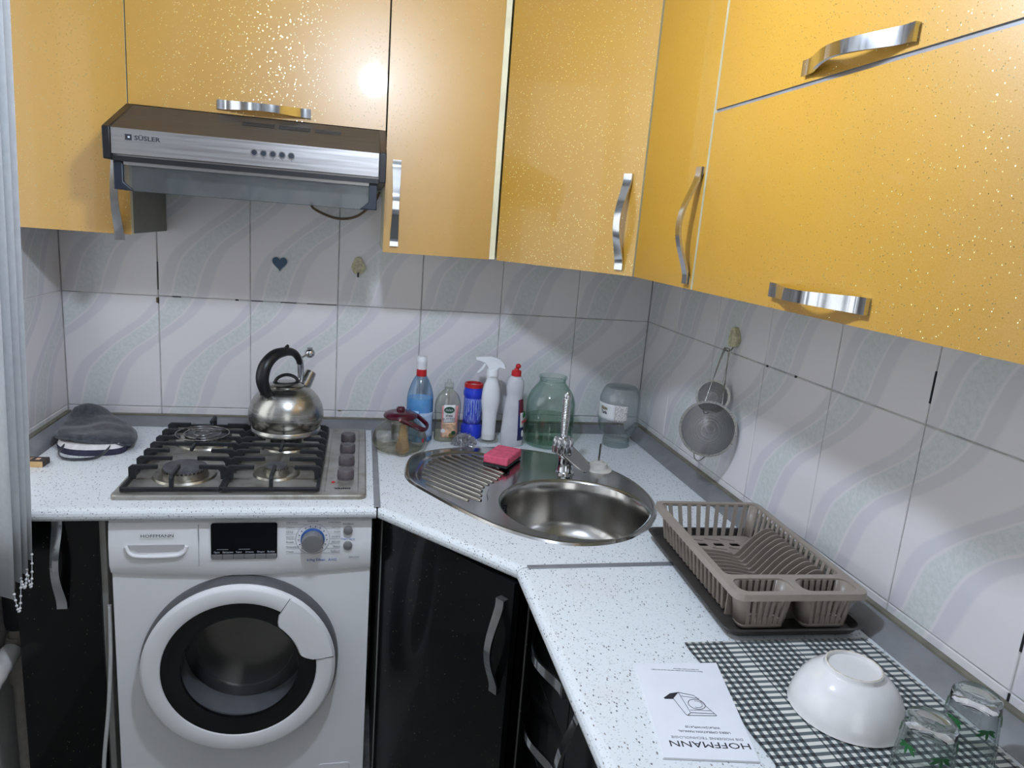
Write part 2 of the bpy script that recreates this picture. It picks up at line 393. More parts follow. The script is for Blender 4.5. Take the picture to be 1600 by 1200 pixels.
# ------------------------------------------------------------------ mesh helpers
class MB:
    def __init__(s): s.v = []; s.f = []; s.m = []; s.uv = None
    def add(s, vs, fs, mi=0):
        k = len(s.v); s.v += [tuple(p) for p in vs]
        for f in fs: s.f.append(tuple(i + k for i in f)); s.m.append(mi)
        return s
    def box(s, x0, x1, y0, y1, z0, z1, mi=0, M=None):
        vs = [(x, y, z) for z in (z0, z1) for y in (y0, y1) for x in (x0, x1)]
        if M is not None: vs = [M @ Vector(p) for p in vs]
        return s.add(vs, [(0, 2, 3, 1), (4, 5, 7, 6), (0, 1, 5, 4), (2, 6, 7, 3), (0, 4, 6, 2), (1, 3, 7, 5)], mi)
    def lathe(s, prof, c=(0, 0, 0), seg=32, sx=1.0, sy=1.0, mi=0, M=None, closed=False):
        vs = []; fs = []; n = len(prof)
        for (r, z) in prof:
            for i in range(seg):
                a = 2 * pi * i / seg
                p = Vector((r * cos(a) * sx, r * sin(a) * sy, z))
                if M is not None: p = M @ p
                vs.append((p.x + c[0], p.y + c[1], p.z + c[2]))
        for j in range(n - 1 + (1 if closed else 0)):
            k = (j + 1) % n
            for i in range(seg):
                i2 = (i + 1) % seg
                fs.append((j * seg + i, j * seg + i2, k * seg + i2, k * seg + i))
        if not closed:
            if prof[0][0] > 1e-6: fs.append(tuple(range(seg - 1, -1, -1)))
            if prof[-1][0] > 1e-6: fs.append(tuple((n - 1) * seg + i for i in range(seg)))
        return s.add(vs, fs, mi)
    def tube(s, path, r, seg=8, closed=False, mi=0, flat=None):
        P = [Vector(p) for p in path]; n = len(P)
        R = r if isinstance(r, (list, tuple)) else [r] * n
        vs = []; fs = []; prev = None
        for i in range(n):
            a = P[(i - 1) % n] if (closed or i > 0) else P[i]
            b = P[(i + 1) % n] if (closed or i < n - 1) else P[i]
            t = (b - a).normalized()
            if prev is None:
                up = Vector((0, 0, 1)) if abs(t.z) < 0.9 else Vector((1, 0, 0))
                nn = (up - t * up.dot(t)).normalized()
            else:
                nn = (prev - t * prev.dot(t))
                nn = nn.normalized() if nn.length > 1e-6 else prev
            prev = nn; bb = t.cross(nn)
            for k in range(seg):
                q = 2 * pi * k / seg
                w = flat if flat else 1.0
                vs.append(P[i] + nn * cos(q) * R[i] + bb * sin(q) * R[i] * w)
        for i in range(n - (0 if closed else 1)):
            j = (i + 1) % n
            for k in range(seg):
                k2 = (k + 1) % seg
                fs.append((i * seg + k, i * seg + k2, j * seg + k2, j * seg + k))
        if not closed:
            fs.append(tuple(range(seg - 1, -1, -1))); fs.append(tuple((n - 1) * seg + k for k in range(seg)))
        return s.add(vs, fs, mi)
    def prism(s, poly, z0, z1, mi=0, M=None, mi_top=None):
        n = len(poly)
        vs = [Vector((x, y, z0)) for x, y in poly] + [Vector((x, y, z1)) for x, y in poly]
        if M is not None: vs = [M @ p for p in vs]
        s.add(vs, [tuple(range(n - 1, -1, -1))] + [(i, (i + 1) % n, n + (i + 1) % n, n + i) for i in range(n)], mi)
        k = len(s.v) - 2 * n
        s.f.append(tuple(k + n + i for i in range(n))); s.m.append(mi if mi_top is None else mi_top)
        return s
    def strap(s, path, width, thick, nrm=None, mi=0):
        """ribbon: path points, constant width vector, thickness along path normal"""
        P = [Vector(p) for p in path]; wv = Vector(width); vs = []; fs = []; n = len(P)
        for i in range(n):
            t = (P[min(i + 1, n - 1)] - P[max(i - 1, 0)]).normalized()
            nn = t.cross(wv).normalized() * thick / 2
            for a, b in ((1, 1), (-1, 1), (-1, -1), (1, -1)):
                vs.append(P[i] + nn * a + wv * b / 2)
        for i in range(n - 1):
            for k in range(4):
                k2 = (k + 1) % 4
                fs.append((i * 4 + k, i * 4 + k2, (i + 1) * 4 + k2, (i + 1) * 4 + k))
        fs += [(3, 2, 1, 0), tuple((n - 1) * 4 + k for k in range(4))]
        return s.add(vs, fs, mi)

def mesh_from(vs, fs, ms, mats, name, smooth):
    me = bpy.data.meshes.new(name)
    me.from_pydata([tuple(p) for p in vs], [], fs)
    for m in (mats if isinstance(mats, (list, tuple)) else [mats]): me.materials.append(MAT[m])
    if ms: me.polygons.foreach_set('material_index', ms)
    bm = bmesh.new(); bm.from_mesh(me); bmesh.ops.recalc_face_normals(bm, faces=bm.faces); bm.to_mesh(me); bm.free()
    me.update()
    if smooth:
        me.polygons.foreach_set('use_smooth', [True] * len(me.polygons))
        if smooth < 170: me.set_sharp_from_angle(angle=radians(smooth))
    return me
RM = {}
def rootm(o):
    while o.parent is not None: o = o.parent
    return RM.get(o.name, Matrix.Identity(4))
def build(mb, name, mats, parent=None, local=False, smooth=0, bevel=0, bseg=2, origin=None, solid=0, subd=0):
    vs = [Vector(p) for p in mb.v]
    if parent is not None and not local:
        inv = rootm(parent).inverted(); vs = [inv @ p for p in vs]
    if origin is not None: vs = [p - Vector(origin) for p in vs]
    me = mesh_from(vs, mb.f, mb.m, mats, name, smooth)
    if mb.uv is not None:
        uvl = me.uv_layers.new(name='UVMap')
        for l in me.loops: uvl.data[l.index].uv = mb.uv[l.vertex_index]
    o = bpy.data.objects.new(name, me); COL.objects.link(o)
    if parent is not None: o.parent = parent
    if origin is not None:
        o.location = origin; RM[o.name] = Matrix.Translation(origin)
    if solid:
        md = o.modifiers.new('solid', 'SOLIDIFY'); md.thickness = solid; md.offset = 0
    if bevel:
        md = o.modifiers.new('bevel', 'BEVEL'); md.width = bevel; md.segments = bseg; md.limit_method = 'ANGLE'; md.angle_limit = radians(35)
        md.use_clamp_overlap = True
        me.polygons.foreach_set('use_smooth', [True] * len(me.polygons)); me.set_sharp_from_angle(angle=radians(50))
    if subd:
        md = o.modifiers.new('sub', 'SUBSURF'); md.levels = subd; md.render_levels = subd
    return o
def tag(o, label, cat, group=None):
    o['label'] = label; o['category'] = cat
    if group: o['group'] = group
    return o
def thing(name, label, cat, loc, rz=0.0, group=None):
    o = bpy.data.objects.new(name, None); COL.objects.link(o)
    o.empty_display_size = 0.05
    o.location = loc; o.rotation_euler = (0, 0, rz)
    RM[o.name] = Matrix.Translation(loc) @ Matrix.Rotation(rz, 4, 'Z')
    return tag(o, label, cat, group)
def struct(mb, name, mats, **kw):
    o = build(mb, name, mats, **kw); o['kind'] = 'structure'; return o
_fc = {}
def text(body, size, M, mat, parent, name='lettering', align='CENTER', bold=0.0, depth=0.0002, xs=1.0):
    cu = bpy.data.curves.new('t', 'FONT'); cu.body = body; cu.size = size; cu.align_x = align; cu.align_y = 'CENTER'
    cu.extrude = depth; cu.offset = bold; cu.resolution_u = 2
    ob = bpy.data.objects.new('t', cu); COL.objects.link(ob)
    dg = bpy.context.evaluated_depsgraph_get()
    me = bpy.data.meshes.new_from_object(ob.evaluated_get(dg))
    bpy.data.objects.remove(ob); bpy.data.curves.remove(cu)
    inv = rootm(parent).inverted()
    me.transform(inv @ M @ Matrix.Diagonal((xs, 1, 1, 1)))
    me.materials.clear(); me.materials.append(MAT[mat]); me.name = name
    o = bpy.data.objects.new(name, me); COL.objects.link(o); o.parent = parent
    return o
def frame(origin, xdir, ydir):
    x = Vector(xdir).normalized(); y = Vector(ydir); y = (y - x * y.dot(x)).normalized(); z = x.cross(y)
    M = Matrix.Identity(4)
    for i in range(3): M[i][0] = x[i]; M[i][1] = y[i]; M[i][2] = z[i]; M[i][3] = origin[i]
    return M
def spline(pts, n, closed=False):
    """Catmull-Rom resampling, n points per segment"""
    P = [Vector(p) for p in pts]; k = len(P); out = []
    for i in range(k if closed else k - 1):
        p0 = P[(i - 1) % k] if (closed or i > 0) else P[i]; p1 = P[i]; p2 = P[(i + 1) % k]
        p3 = P[(i + 2) % k] if (closed or i < k - 2) else p2
        for j in range(n):
            t = j / n
            out.append(0.5 * ((2 * p1) + (p2 - p0) * t + (2 * p0 - 5 * p1 + 4 * p2 - p3) * t * t + (3 * p1 - p0 - 3 * p2 + p3) * t ** 3))
    if not closed: out.append(P[-1])
    return out
def loop_fill(loops):
    """planar fill of the outer loop with holes; returns verts, faces"""
    bm = bmesh.new(); es = []
    for L in loops:
        vs = [bm.verts.new(p) for p in L]
        es += [bm.edges.new((vs[i], vs[(i + 1) % len(vs)])) for i in range(len(vs))]
    bmesh.ops.triangle_fill(bm, use_beauty=True, use_dissolve=False, edges=es)
    bm.verts.index_update()
    v = [tuple(p.co) for p in bm.verts]; f = [tuple(q.index for q in p.verts) for p in bm.faces]
    bm.free(); return v, f
def rrect(x0, x1, y0, y1, r, n=5):
    out = []
    for cx, cy, a0 in ((x1 - r, y1 - r, 0), (x0 + r, y1 - r, 90), (x0 + r, y0 + r, 180), (x1 - r, y0 + r, 270)):
        for i in range(n + 1):
            a = radians(a0 + 90 * i / n); out.append((cx + r * cos(a), cy + r * sin(a)))
    return out
def torus(mb, c, R, r, M=None, seg=40, ss=8, mi=0, arc=2 * pi):
    M = M or Matrix.Identity(4); n = seg
    pts = [Vector(c) + (M.to_3x3() @ Vector((R * cos(2 * pi * i / n), R * sin(2 * pi * i / n), 0))) for i in range(n)]
    return mb.tube(pts, r, ss, True, mi)

# ------------------------------------------------------------------ the room
ZA, ZB = 1.248, 0.9195
XL, YF, ZC = -1.75, -3.1, 2.55
struct(MB().box(XL - .3, .3, YF - .2, .3, -0.1, 0), 'floor', 'floor_vinyl')
struct(MB().box(XL - .3, .3, YF - .2, .3, ZC, ZC + .1), 'ceiling', 'ceiling_paint')
wb = struct(MB().box(XL - .3, .3, 0.002, 0.3, 0, ZA + .33).box(XL - .3, .3, 0.002, .3, ZA + .33, ZC), 'wall_back', ['grout'])
wr = struct(MB().box(0.002, 0.3, YF, 0.002, 0, ZC), 'wall_right', 'grout')
WY0, WY1, WZ0, WZ1 = -1.85, -0.285, 0.90, 2.2
wl = struct(MB().box(XL - .3, XL - .002, WY1, .002, 0, ZC).box(XL - .3, XL - .002, YF, WY0, 0, ZC)
            .box(XL - .3, XL - .002, WY0, WY1, 0, WZ0).box(XL - .3, XL - .002, WY0, WY1, WZ1, ZC), 'wall_left', 'plaster')
wf = struct(MB().box(XL - .3, -1.15, YF - .2, YF, 0, ZC).box(-.25, .3, YF - .2, YF, 0, ZC).box(-1.15, -.25, YF - .2, YF, 2.05, ZC), 'wall_front', 'plaster')
d = struct(MB().box(-1.14, -1.05, YF - .12, YF - .07, 0.01, 2.04).box(-.35, -.26, YF - .12, YF - .07, 0.01, 2.04).box(-1.05, -.35, YF - .12, YF - .07, 1.95, 2.04)
           .box(-1.05, -.35, YF - .12, YF - .07, 0.01, .75), 'fill_door', 'upvc_white', bevel=.004)  # unseen glazed door behind the camera, added to let in frontal fill daylight
build(MB().box(-1.05, -.35, YF - .10, YF - .095, .75, 1.95), 'pane', 'window_glass', parent=d)
build(MB().tube([(-1.10, YF - .075, 1.0), (-1.10, YF - .03, 1.0), (-1.10, YF - .03, .88)], .009), 'door_handle', 'chrome', parent=d, smooth=40)
fr = MB()
for a, b2 in ((WY0, WY0 + .07), (WY1 - .07, WY1), ((WY0 + WY1) / 2 - .04, (WY0 + WY1) / 2 + .04)):
    fr.box(XL - .2, XL - .14, a, b2, WZ0, WZ1)
for a, b2 in ((WZ0, WZ0 + .07), (WZ1 - .07, WZ1)):
    fr.box(XL - .2, XL - .14, WY0, WY1, a, b2)
win = struct(fr, 'window_1', 'upvc_white', bevel=.005)
for a, b2 in ((WY0 + .07, (WY0 + WY1) / 2 - .04), ((WY0 + WY1) / 2 + .04, WY1 - .07)):
    build(MB().box(XL - .172, XL - .168, a, b2, WZ0 + .07, WZ1 - .07), 'pane', 'window_glass', parent=win)
build(MB().box(XL - .14, XL - .0, WY0, WY1, WZ0 - .0, WZ0 + .012), 'window_sill', 'upvc_white', parent=win, bevel=.003)

# ---- wall tiles, each one a piece of its wall
TW, TH = 0.25, ZA - ZB
_tc = {}
def tile_mesh(w, h, u0, v0):
    key = (round(w, 4), round(h, 4), round(u0, 3), round(v0, 3))
    if key in _tc: return _tc[key]
    g, c = .0012, .0014
    vs = []; uv = []
    for y, i in ((0.006, g), (c, g), (0, g + c)):
        for x, z in ((i, i), (w - i, i), (w - i, h - i), (i, h - i)):
            vs.append((x, y, z)); uv.append((u0 + x / TW, v0 + z / TH))
    fs = [(8, 9, 10, 11)]
    for a in (0, 4):
        for i in range(4): fs.append((a + i, a + (i + 1) % 4, a + 4 + (i + 1) % 4, a + 4 + i))
    me = mesh_from(vs, fs, None, 'glazed_tile', 'tile', 0)
    l = me.uv_layers.new(name='UVMap')
    for q in me.loops: l.data[q.index].uv = uv[q.vertex_index]
    _tc[key] = me; return me
rows = [(CT - .012, ZB), (ZB, ZA), (ZA, ZA + TH)]
def tiles(wall, cols, place):
    for a, b2, u0 in cols:
        for z0, z1 in rows:
            me = tile_mesh(b2 - a, z1 - z0, u0, (1 - (z1 - z0) / TH))
            o = bpy.data.objects.new('tile', me); COL.objects.link(o); o.parent = wall
            o.location, o.rotation_euler = place(a, z0)
            o.location = Vector(o.location) + Vector((random.uniform(-.0002, .0002), random.uniform(-.0002, .0002), random.uniform(-.0003, .0003)))
tiles(wb, [(XL + TW * k, XL + TW * (k + 1), 0) for k in range(7)], lambda a, z: ((a, 0, z), (0, 0, 0)))
rc = [(0, .221, (TW - .221) / TW), (.221, .463, (TW - .242) / TW)] + [(.463 + TW * k, .463 + TW * (k + 1), 0) for k in range(6)]
tiles(wr, rc, lambda a, z: ((0, -a, z), (0, 0, -pi / 2)))
tiles(wl, [(-TW, 0, 0), (-.285, -TW, 1 - .035 / TW)], lambda a, z: ((XL, a, z), (0, 0, pi / 2)))

# ---- open joints and chips between tiles
def crack(wall, x0, x1, z0, z1, m_='black_rubber', name='open_joint'):
    if wall is wb: build(MB().box(x0, x1, -.0007, .003, z0, z1), name, m_, parent=wall)
    else: build(MB().box(-.0007, .003, x0, x1, z0, z1), name, m_, parent=wall)
crack(wb, -1.5012, -1.4988, 1.266, 1.345); crack(wb, -1.5012, -1.4990, 1.226, 1.244, 'cable_brown', 'chip')
crack(wb, -1.506, -1.4985, 1.228, 1.243, 'cable_brown', 'chip')
crack(wb, -1.463, -1.440, 1.2468, 1.2492); crack(wb, -1.292, -1.283, 1.2458, 1.2502)
crack(wb, -1.248, -1.215, 1.2469, 1.2491); crack(wb, -1.165, -1.120, 1.2469, 1.2491); crack(wb, -1.09, -1.005, 1.2472, 1.2488)
crack(wb, -.992, -.982, .9175, .9205, 'cable_brown', 'chip')
crack(wr, -1.2142, -1.2118, 1.285, 1.340); crack(wr, -1.4645, -1.4615, .985, 1.055); crack(wr, -1.4645, -1.4615, .895, .917)
crack(wr, -.727, -.722, 1.2455, 1.2505); crack(wr, -.842, -.836, 1.2455, 1.2505)
# ---- pendant lamp
L = thing('pendant_lamp', 'bare round pendant bulb hanging on a white cord in front of the cabinets', 'lamp', LAMP)
build(MB().lathe([(0, ZC - .001), (.045, ZC - .001), (.04, ZC - .03), (.006, ZC - .05), (0, ZC - .05)], (LAMP[0], LAMP[1], 0)), 'ceiling_rose', 'white_plastic', parent=L, smooth=40)
build(MB().tube([(LAMP[0], LAMP[1], ZC - .04), (LAMP[0], LAMP[1], LAMP[2] + .1)], .003), 'cord', 'cable_white', parent=L, smooth=60)
build(MB().lathe([(0, .125), (.012, .12), (.018, .09), (.02, .045), (.014, .035), (0, .035)], LAMP), 'socket', 'white_plastic', parent=L, smooth=40)
build(MB().lathe([(0, -.045)] + [(.045 * sin(pi * i / 12), -.045 * cos(pi * i / 12)) for i in range(1, 10)] + [(.018, .042), (.0, .044)], LAMP, 24), 'bulb', 'lit_bulb', parent=L, smooth=180)

# ------------------------------------------------------------------ worktop
def smooth2(pts, n, closed=True): return [(p.x, p.y) for p in spline([(x, y, 0) for x, y in pts], n, closed)]
SINK = smooth2([(-.808, -.424), (-.787, -.304), (-.728, -.245), (-.631, -.212), (-.515, -.207), (-.404, -.24), (-.285, -.32), (-.208, -.441),
                (-.188, -.585), (-.222, -.712), (-.304, -.814), (-.384, -.860), (-.473, -.868), (-.549, -.838), (-.621, -.777), (-.693, -.68), (-.757, -.573), (-.799, -.494)], 5)
SB = (-.411, -.660); SR = .187
def inset(poly, d):
    n = len(poly); out = []
    for i in range(n):
        a, b, c = Vector(poly[i - 1]), Vector(poly[i]), Vector(poly[(i + 1) % n])
        t = (c - a).normalized(); out.append((b.x + t.y * d, b.y - t.x * d))
    return out
_area = sum(SINK[i - 1][0] * SINK[i][1] - SINK[i][0] * SINK[i - 1][1] for i in range(len(SINK)))
if _area > 0: SINK.reverse()     # clockwise, so inset() moves inward
def worktop(name, outer, fn, hole=None, label='', grp='worktop sections'):
    t = .03; r = t / 2
    T = MB()
    rings = []
    for i in range(9):
        a = pi * i / 8
        rings.append([(p[0] + n[0] * r * sin(a), p[1] + n[1] * r * sin(a), CT - r + r * cos(a)) for p, n in zip(outer, fn)])
    for i in range(8):
        k = len(outer)
        T.add(rings[i] + rings[i + 1], [(j, (j + 1) % k, k + (j + 1) % k, k + j) for j in range(k)])
    for z, ring in ((CT, rings[0]), (CT - t, rings[-1])):
        loops = [ring]
        if hole: loops.append([(x, y, z) for x, y in hole])
        T.add(*loop_fill(loops))
    if hole:
        k = len(hole)
        T.add([(x, y, CT) for x, y in hole] + [(x, y, CT - t) for x, y in hole], [(j, (j + 1) % k, k + (j + 1) % k, k + j) for j in range(k)])
    bmv = T
    c = (sum(p[0] for p in outer) / len(outer), sum(p[1] for p in outer) / len(outer), CT - t)
    o = build(bmv, name, 'speckled_laminate', origin=c, smooth=40)
    return tag(o, label, 'worktop', grp)
Z2 = (0, 0)
worktop('worktop', [(XL, 0), (-.883, 0), (-.883, -.642), (XL, -.642)], [Z2, Z2, (0, -1), (0, -1)], None, 'white speckled worktop section carrying the gas hob')
worktop('worktop', [(-.8798, 0), (-.0005, 0), (-.0005, -.955), (-.598, -.955), (-.8798, -.635)], [Z2, Z2, Z2, (-1.33, 0), (0, -1.515)], inset(SINK, .016), 'white speckled corner worktop section around the sink')
worktop('worktop', [(-.603, -.959), (0, -.959), (0, -1.95), (-.603, -1.95)], [(-1, 0), Z2, Z2, (-1, 0)], None, 'white speckled worktop section under the dish rack and towel')
s = MB().box(-.889, -.874, -.652, -.05, CT + .0002, CT + .0022)
tag(build(s, 'joint_strip', 'aluminium_trim', origin=(-.881, -.35, CT), bevel=.0008), 'flat metal joint strip on the worktop between hob and sink', 'joint strip', 'worktop joint strips')
s = MB().box(-.597, -.05, -.964, -.95, CT + .0002, CT + .0022)
tag(build(s, 'joint_strip', 'aluminium_trim', origin=(-.32, -.957, CT), bevel=.0008), 'flat metal joint strip running from the worktop corner to the dish rack', 'joint strip', 'worktop joint strips')
def skirting(axis, a, b, base, sgn, label, h=.024, d=.042):
    mb = MB()
    prof = [(0, 0), (d, 0), (d - .004, .004), (.012, h), (.0, h + .002)]
    if axis == 'x':
        v = [(x, base + sgn * q, CT + .0002 + z) for x in (a, b) for q, z in prof]
    else:
        v = [(base + sgn * q, y, CT + .0002 + z) for y in (a, b) for q, z in prof]
    k = 5
    mb.add(v, [tuple(range(k)), tuple(range(2 * k - 1, k - 1, -1))] + [(i, (i + 1) % k, k + (i + 1) % k, k + i) for i in range(k)])
    c = ((a + b) / 2, base, CT) if axis == 'x' else (base, (a + b) / 2, CT)
    o = tag(build(mb, 'worktop_upstand', 'aluminium_trim', origin=c, bevel=.0012), label, 'trim', 'worktop upstand strips')
    l = MB()
    if axis == 'x': l.box(a, b, base + sgn * .0, base + sgn * .012, CT + h + .0005, CT + h + .005)
    else: l.box(base + sgn * .0, base + sgn * .012, a, b, CT + h + .0005, CT + h + .005)
    build(l, 'seal_lip', 'seal_olive', parent=o)
skirting('x', XL + .05, -.05, -.0005, -1, 'grey upstand strip along the back wall behind the hob and bottles')
skirting('y', -1.95, -.012, -.0005, -1, 'grey upstand strip along the right wall beside the dish rack', .03, .05)
skirting('y', -.64, -.012, XL + .0005, 1, 'grey upstand strip along the left wall beside the felt bag', .032, .045)

# ------------------------------------------------------------------ handles (shared mesh)
def handle_mesh():
    mb = MB(); n = 24; Lh = .212; vs = []; fs = []
    for i in range(n + 1):
        t = i / n; x = (t - .5) * Lh
        q = max(0.0, min(1.0, (t - .06) / .88)); bulge = .0035 + .027 * sin(pi * q) ** 1.35
        w = .0105 - .0022 * sin(pi * t) ** 2
        dd = .004
        nx = 0
        for oy, oz in ((-bulge - dd, w), (-bulge - dd, -w), (-bulge + dd * .2 if 0.05 < t < .95 else 0.0, -w), (-bulge + dd * .2 if 0.05 < t < .95 else 0.0, w)):
            vs.append((x, oy, oz))
    for i in range(n):
        for k in range(4):
            k2 = (k + 1) % 4; fs.append((i * 4 + k, i * 4 + k2, i * 4 + 4 + k2, i * 4 + 4 + k))
    fs += [(3, 2, 1, 0), tuple(n * 4 + k for k in range(4))]
    me = mesh_from(vs, fs, None, 'chrome', 'handle', 50)
    return me
HM = handle_mesh()
def put_handle(parent, center, along, out):
    x = Vector(along).normalized(); y = -Vector((out[0], out[1], 0)).normalized(); z = x.cross(y)
    M = Matrix.Identity(4)
    for i in range(3): M[i][0] = x[i]; M[i][1] = y[i]; M[i][2] = z[i]; M[i][3] = center[i]
    o = bpy.data.objects.new('handle', HM); COL.objects.link(o); o.parent = parent
    o.matrix_local = rootm(parent).inverted() @ M
    o['label'] = 'curved chrome handle'
    return o
def slab(p0, p1, z0, z1, t, out, front, edge):
    """door panel between plan points p0,p1 (its front line), thickness t going back"""
    p0 = Vector((p0[0], p0[1], 0)); p1 = Vector((p1[0], p1[1], 0)); o = Vector((out[0], out[1], 0)).normalized()
    v = []
    for z in (z0, z1):
        v += [p0 + Vector((0, 0, z)), p1 + Vector((0, 0, z)), p1 - o * t + Vector((0, 0, z)), p0 - o * t + Vector((0, 0, z))]
    mb = MB(); mb.add(v, [(0, 1, 5, 4)], 0); mb.add(v, [(1, 2, 6, 5), (2, 3, 7, 6), (3, 0, 4, 7), (4, 5, 6, 7), (0, 3, 2, 1)], 1)
    # weld duplicates
    return mb
def door(parent, p0, p1, z0, z1, out, front, edge, t=.018):
    mb = slab(p0, p1, z0, z1, t, out, front, edge)
    v = mb.v[:8]; f = [mb.f[0]] + [tuple(i - 8 for i in q) for q in mb.f[1:]]
    m2 = MB(); m2.v = v; m2.f = f; m2.m = [0, 1, 1, 1, 1, 1]
    return build(m2, 'door', [front, edge], parent=parent)

# ------------------------------------------------------------------ wall cabinets
UB, UT = 1.430, 2.15
YD = -.32                                    # door front plane on the back wall
XD = -.332                                   # door front plane on the right wall
c1 = thing('wall_cabinet', 'yellow glossy wall cabinet in the left corner beside the cooker hood', 'cabinet', (-1.61, -.15, UB), group='yellow wall cabinets')
build(MB().box(XL + .003, -1.472, -.30, -.003, UB + .002, UT), 'body', 'grey_board', parent=c1, bevel=.0015)
dd = door(c1, (XL + .004, YD), (-1.472, YD), UB, UT, (0, -1), 'yellow_foil', 'cream_edge'); put_handle(dd, (-1.497, YD, UB + .092), (0, 0, 1), (0, -1))
c2 = thing('wall_cabinet', 'short yellow wall cabinet directly above the cooker hood', 'cabinet', (-1.18, -.15, 1.724), group='yellow wall cabinets')
build(MB().box(-1.469, -.886, -.30, -.003, 1.726, UT), 'body', 'grey_board', parent=c2, bevel=.0015)
dd = door(c2, (-1.469, YD), (-.886, YD), 1.726, UT, (0, -1), 'yellow_foil', 'pvc_edge'); put_handle(dd, (-1.17, YD, 1.745), (1, 0, 0), (0, -1))
c3 = thing('wall_cabinet', 'narrow yellow wall cabinet right of the cooker hood, handle at its left', 'cabinet', (-.738, -.15, UB), group='yellow wall cabinets')
build(MB().box(-.882, -.592, -.30, -.003, UB + .002, UT), 'body', 'cream_edge', parent=c3, bevel=.0015)
build(MB().box(-.6050, -.5905, YD + .0005, -.29, UB + .001, UT), 'end_edge', 'cream_edge', parent=c3)
dd = door(c3, (-.882, YD), (-.6055, YD), UB, UT, (0, -1), 'yellow_foil', 'cream_edge'); put_handle(dd, (-.855, YD, UB + .123), (0, 0, 1), (0, -1))
A_, B_ = Vector((-.588, -.336)), Vector((-.334, -.662))
od = Vector((-(A_.y - B_.y), -(B_.x - A_.x))).normalized()      # outward of the diagonal front
c4 = thing('wall_cabinet', 'corner yellow wall cabinet with a slanted door above the inverted jar', 'cabinet', (-.25, -.25, UB), group='yellow wall cabinets')
pa, pb = A_ - od * .02, B_ - od * .02
build(MB().prism([(-.589, -.003), (-.003, -.003), (-.003, -.664), (pb.x + .002, -.664), (pa.x - .0, pa.y + .0)], UB + .002, UT), 'body', 'cream_edge', parent=c4)
dd = door(c4, A_, B_, UB, UT, od, 'yellow_foil', 'cream_edge')
hp = A_.lerp(B_, .915); put_handle(dd, (hp.x, hp.y, UB + .118), (0, 0, 1), (od.x, od.y, 0))
c5 = thing('wall_cabinet', 'narrow yellow wall cabinet on the right wall, between corner cabinet and lift-up doors', 'cabinet', (-.15, -.815, UB), group='yellow wall cabinets')
build(MB().box(-.312, -.003, -.9605, -.668, UB + .002, UT), 'body', 'cream_edge', parent=c5, bevel=.0015)
dd = door(c5, (XD, -.668), (XD, -.9585), UB, UT, (-1, 0), 'yellow_foil', 'cream_edge'); put_handle(dd, (XD, -.943, UB + .115), (0, 0, 1), (-1, 0))
c6 = thing('wall_cabinet', 'wide yellow wall cabinet with two stacked lift-up doors on the right wall', 'cabinet', (-.15, -1.36, UB), group='yellow wall cabinets')
build(MB().box(-.312, -.003, -1.76, -.964, UB + .002, UT), 'body', 'cream_edge', parent=c6, bevel=.0015)
dd = door(c6, (XD, -.966), (XD, -1.76), UB, 1.741, (-1, 0), 'yellow_foil', 'pvc_edge'); put_handle(dd, (XD, -1.338, UB + .027), (0, 1, 0), (-1, 0))
build(MB().box(XD + .003, XD + .016, -1.76, -.966, 1.7405, 1.7475), 'gap_profile', 'aluminium_trim', parent=c6)
dd = door(c6, (XD, -.966), (XD, -1.76), 1.747, UT, (-1, 0), 'yellow_foil', 'pvc_edge'); put_handle(dd, (XD, -1.335, 1.765), (0, 1, 0), (-1, 0))

# ------------------------------------------------------------------ cooker hood
H = thing('cooker_hood', 'stainless cooker hood with greasy brown top and glass visor over the hob', 'cooker hood', (-1.178, -.25, 1.53))
hx0, hx1 = -1.466, -.890
hp_ = [(-.004, 1.598), (-.5, 1.598), (-.5, 1.657), (-.335, 1.7215), (-.004, 1.7215)]
def extrude_x(mb, prof, x0, x1, mi=0):
    k = len(prof)
    return mb.add([(x, y, z) for x in (x0, x1) for y, z in prof], [tuple(range(k)), tuple(range(2 * k - 1, k - 1, -1))] + [(i, (i + 1) % k, k + (i + 1) % k, k + i) for i in range(k)], mi)
build(extrude_x(MB(), [(-.004, 1.60), (-.485, 1.60), (-.485, 1.65), (-.335, 1.712), (-.004, 1.7205)], hx0 + .001, hx1 - .001), 'canopy', 'hood_steel', parent=H)
build(extrude_x(MB(), [(-.499, 1.6565), (-.335, 1.7225), (-.330, 1.7205), (-.49, 1.650)], hx0 + .01, hx1 - .008), 'top_panel', 'greasy_hood_top', parent=H)
build(extrude_x(MB(), [(-.486, 1.604), (-.501, 1.604), (-.501, 1.6565), (-.486, 1.6565)], hx0 + .012, hx1 - .012), 'front_panel', 'hood_steel', parent=H, bevel=.001)
for x0, x1 in ((hx0 - .004, hx0 + .0115), (hx1 - .0115, hx1 + .004)):
    build(extrude_x(MB(), [(-.004, 1.592), (-.502, 1.592), (-.504, 1.657), (-.337, 1.7235), (-.004, 1.7235)], x0, x1), 'end_cap', 'black_plastic', parent=H, bevel=.002)
build(MB().box(hx0 + .012, hx1 - .012, -.498, -.02, 1.590, 1.60), 'underside', 'black_plastic', parent=H)
vis = build(MB().box(-1.436, -.922, -.4835, -.4795, 1.530, 1.585), 'visor', 'visor_glass', parent=H, bevel=.001)
build(MB().box(-1.436, -.922, -.487, -.477, 1.583, 1.594), 'visor_strip', 'hood_steel', parent=vis, bevel=.001)
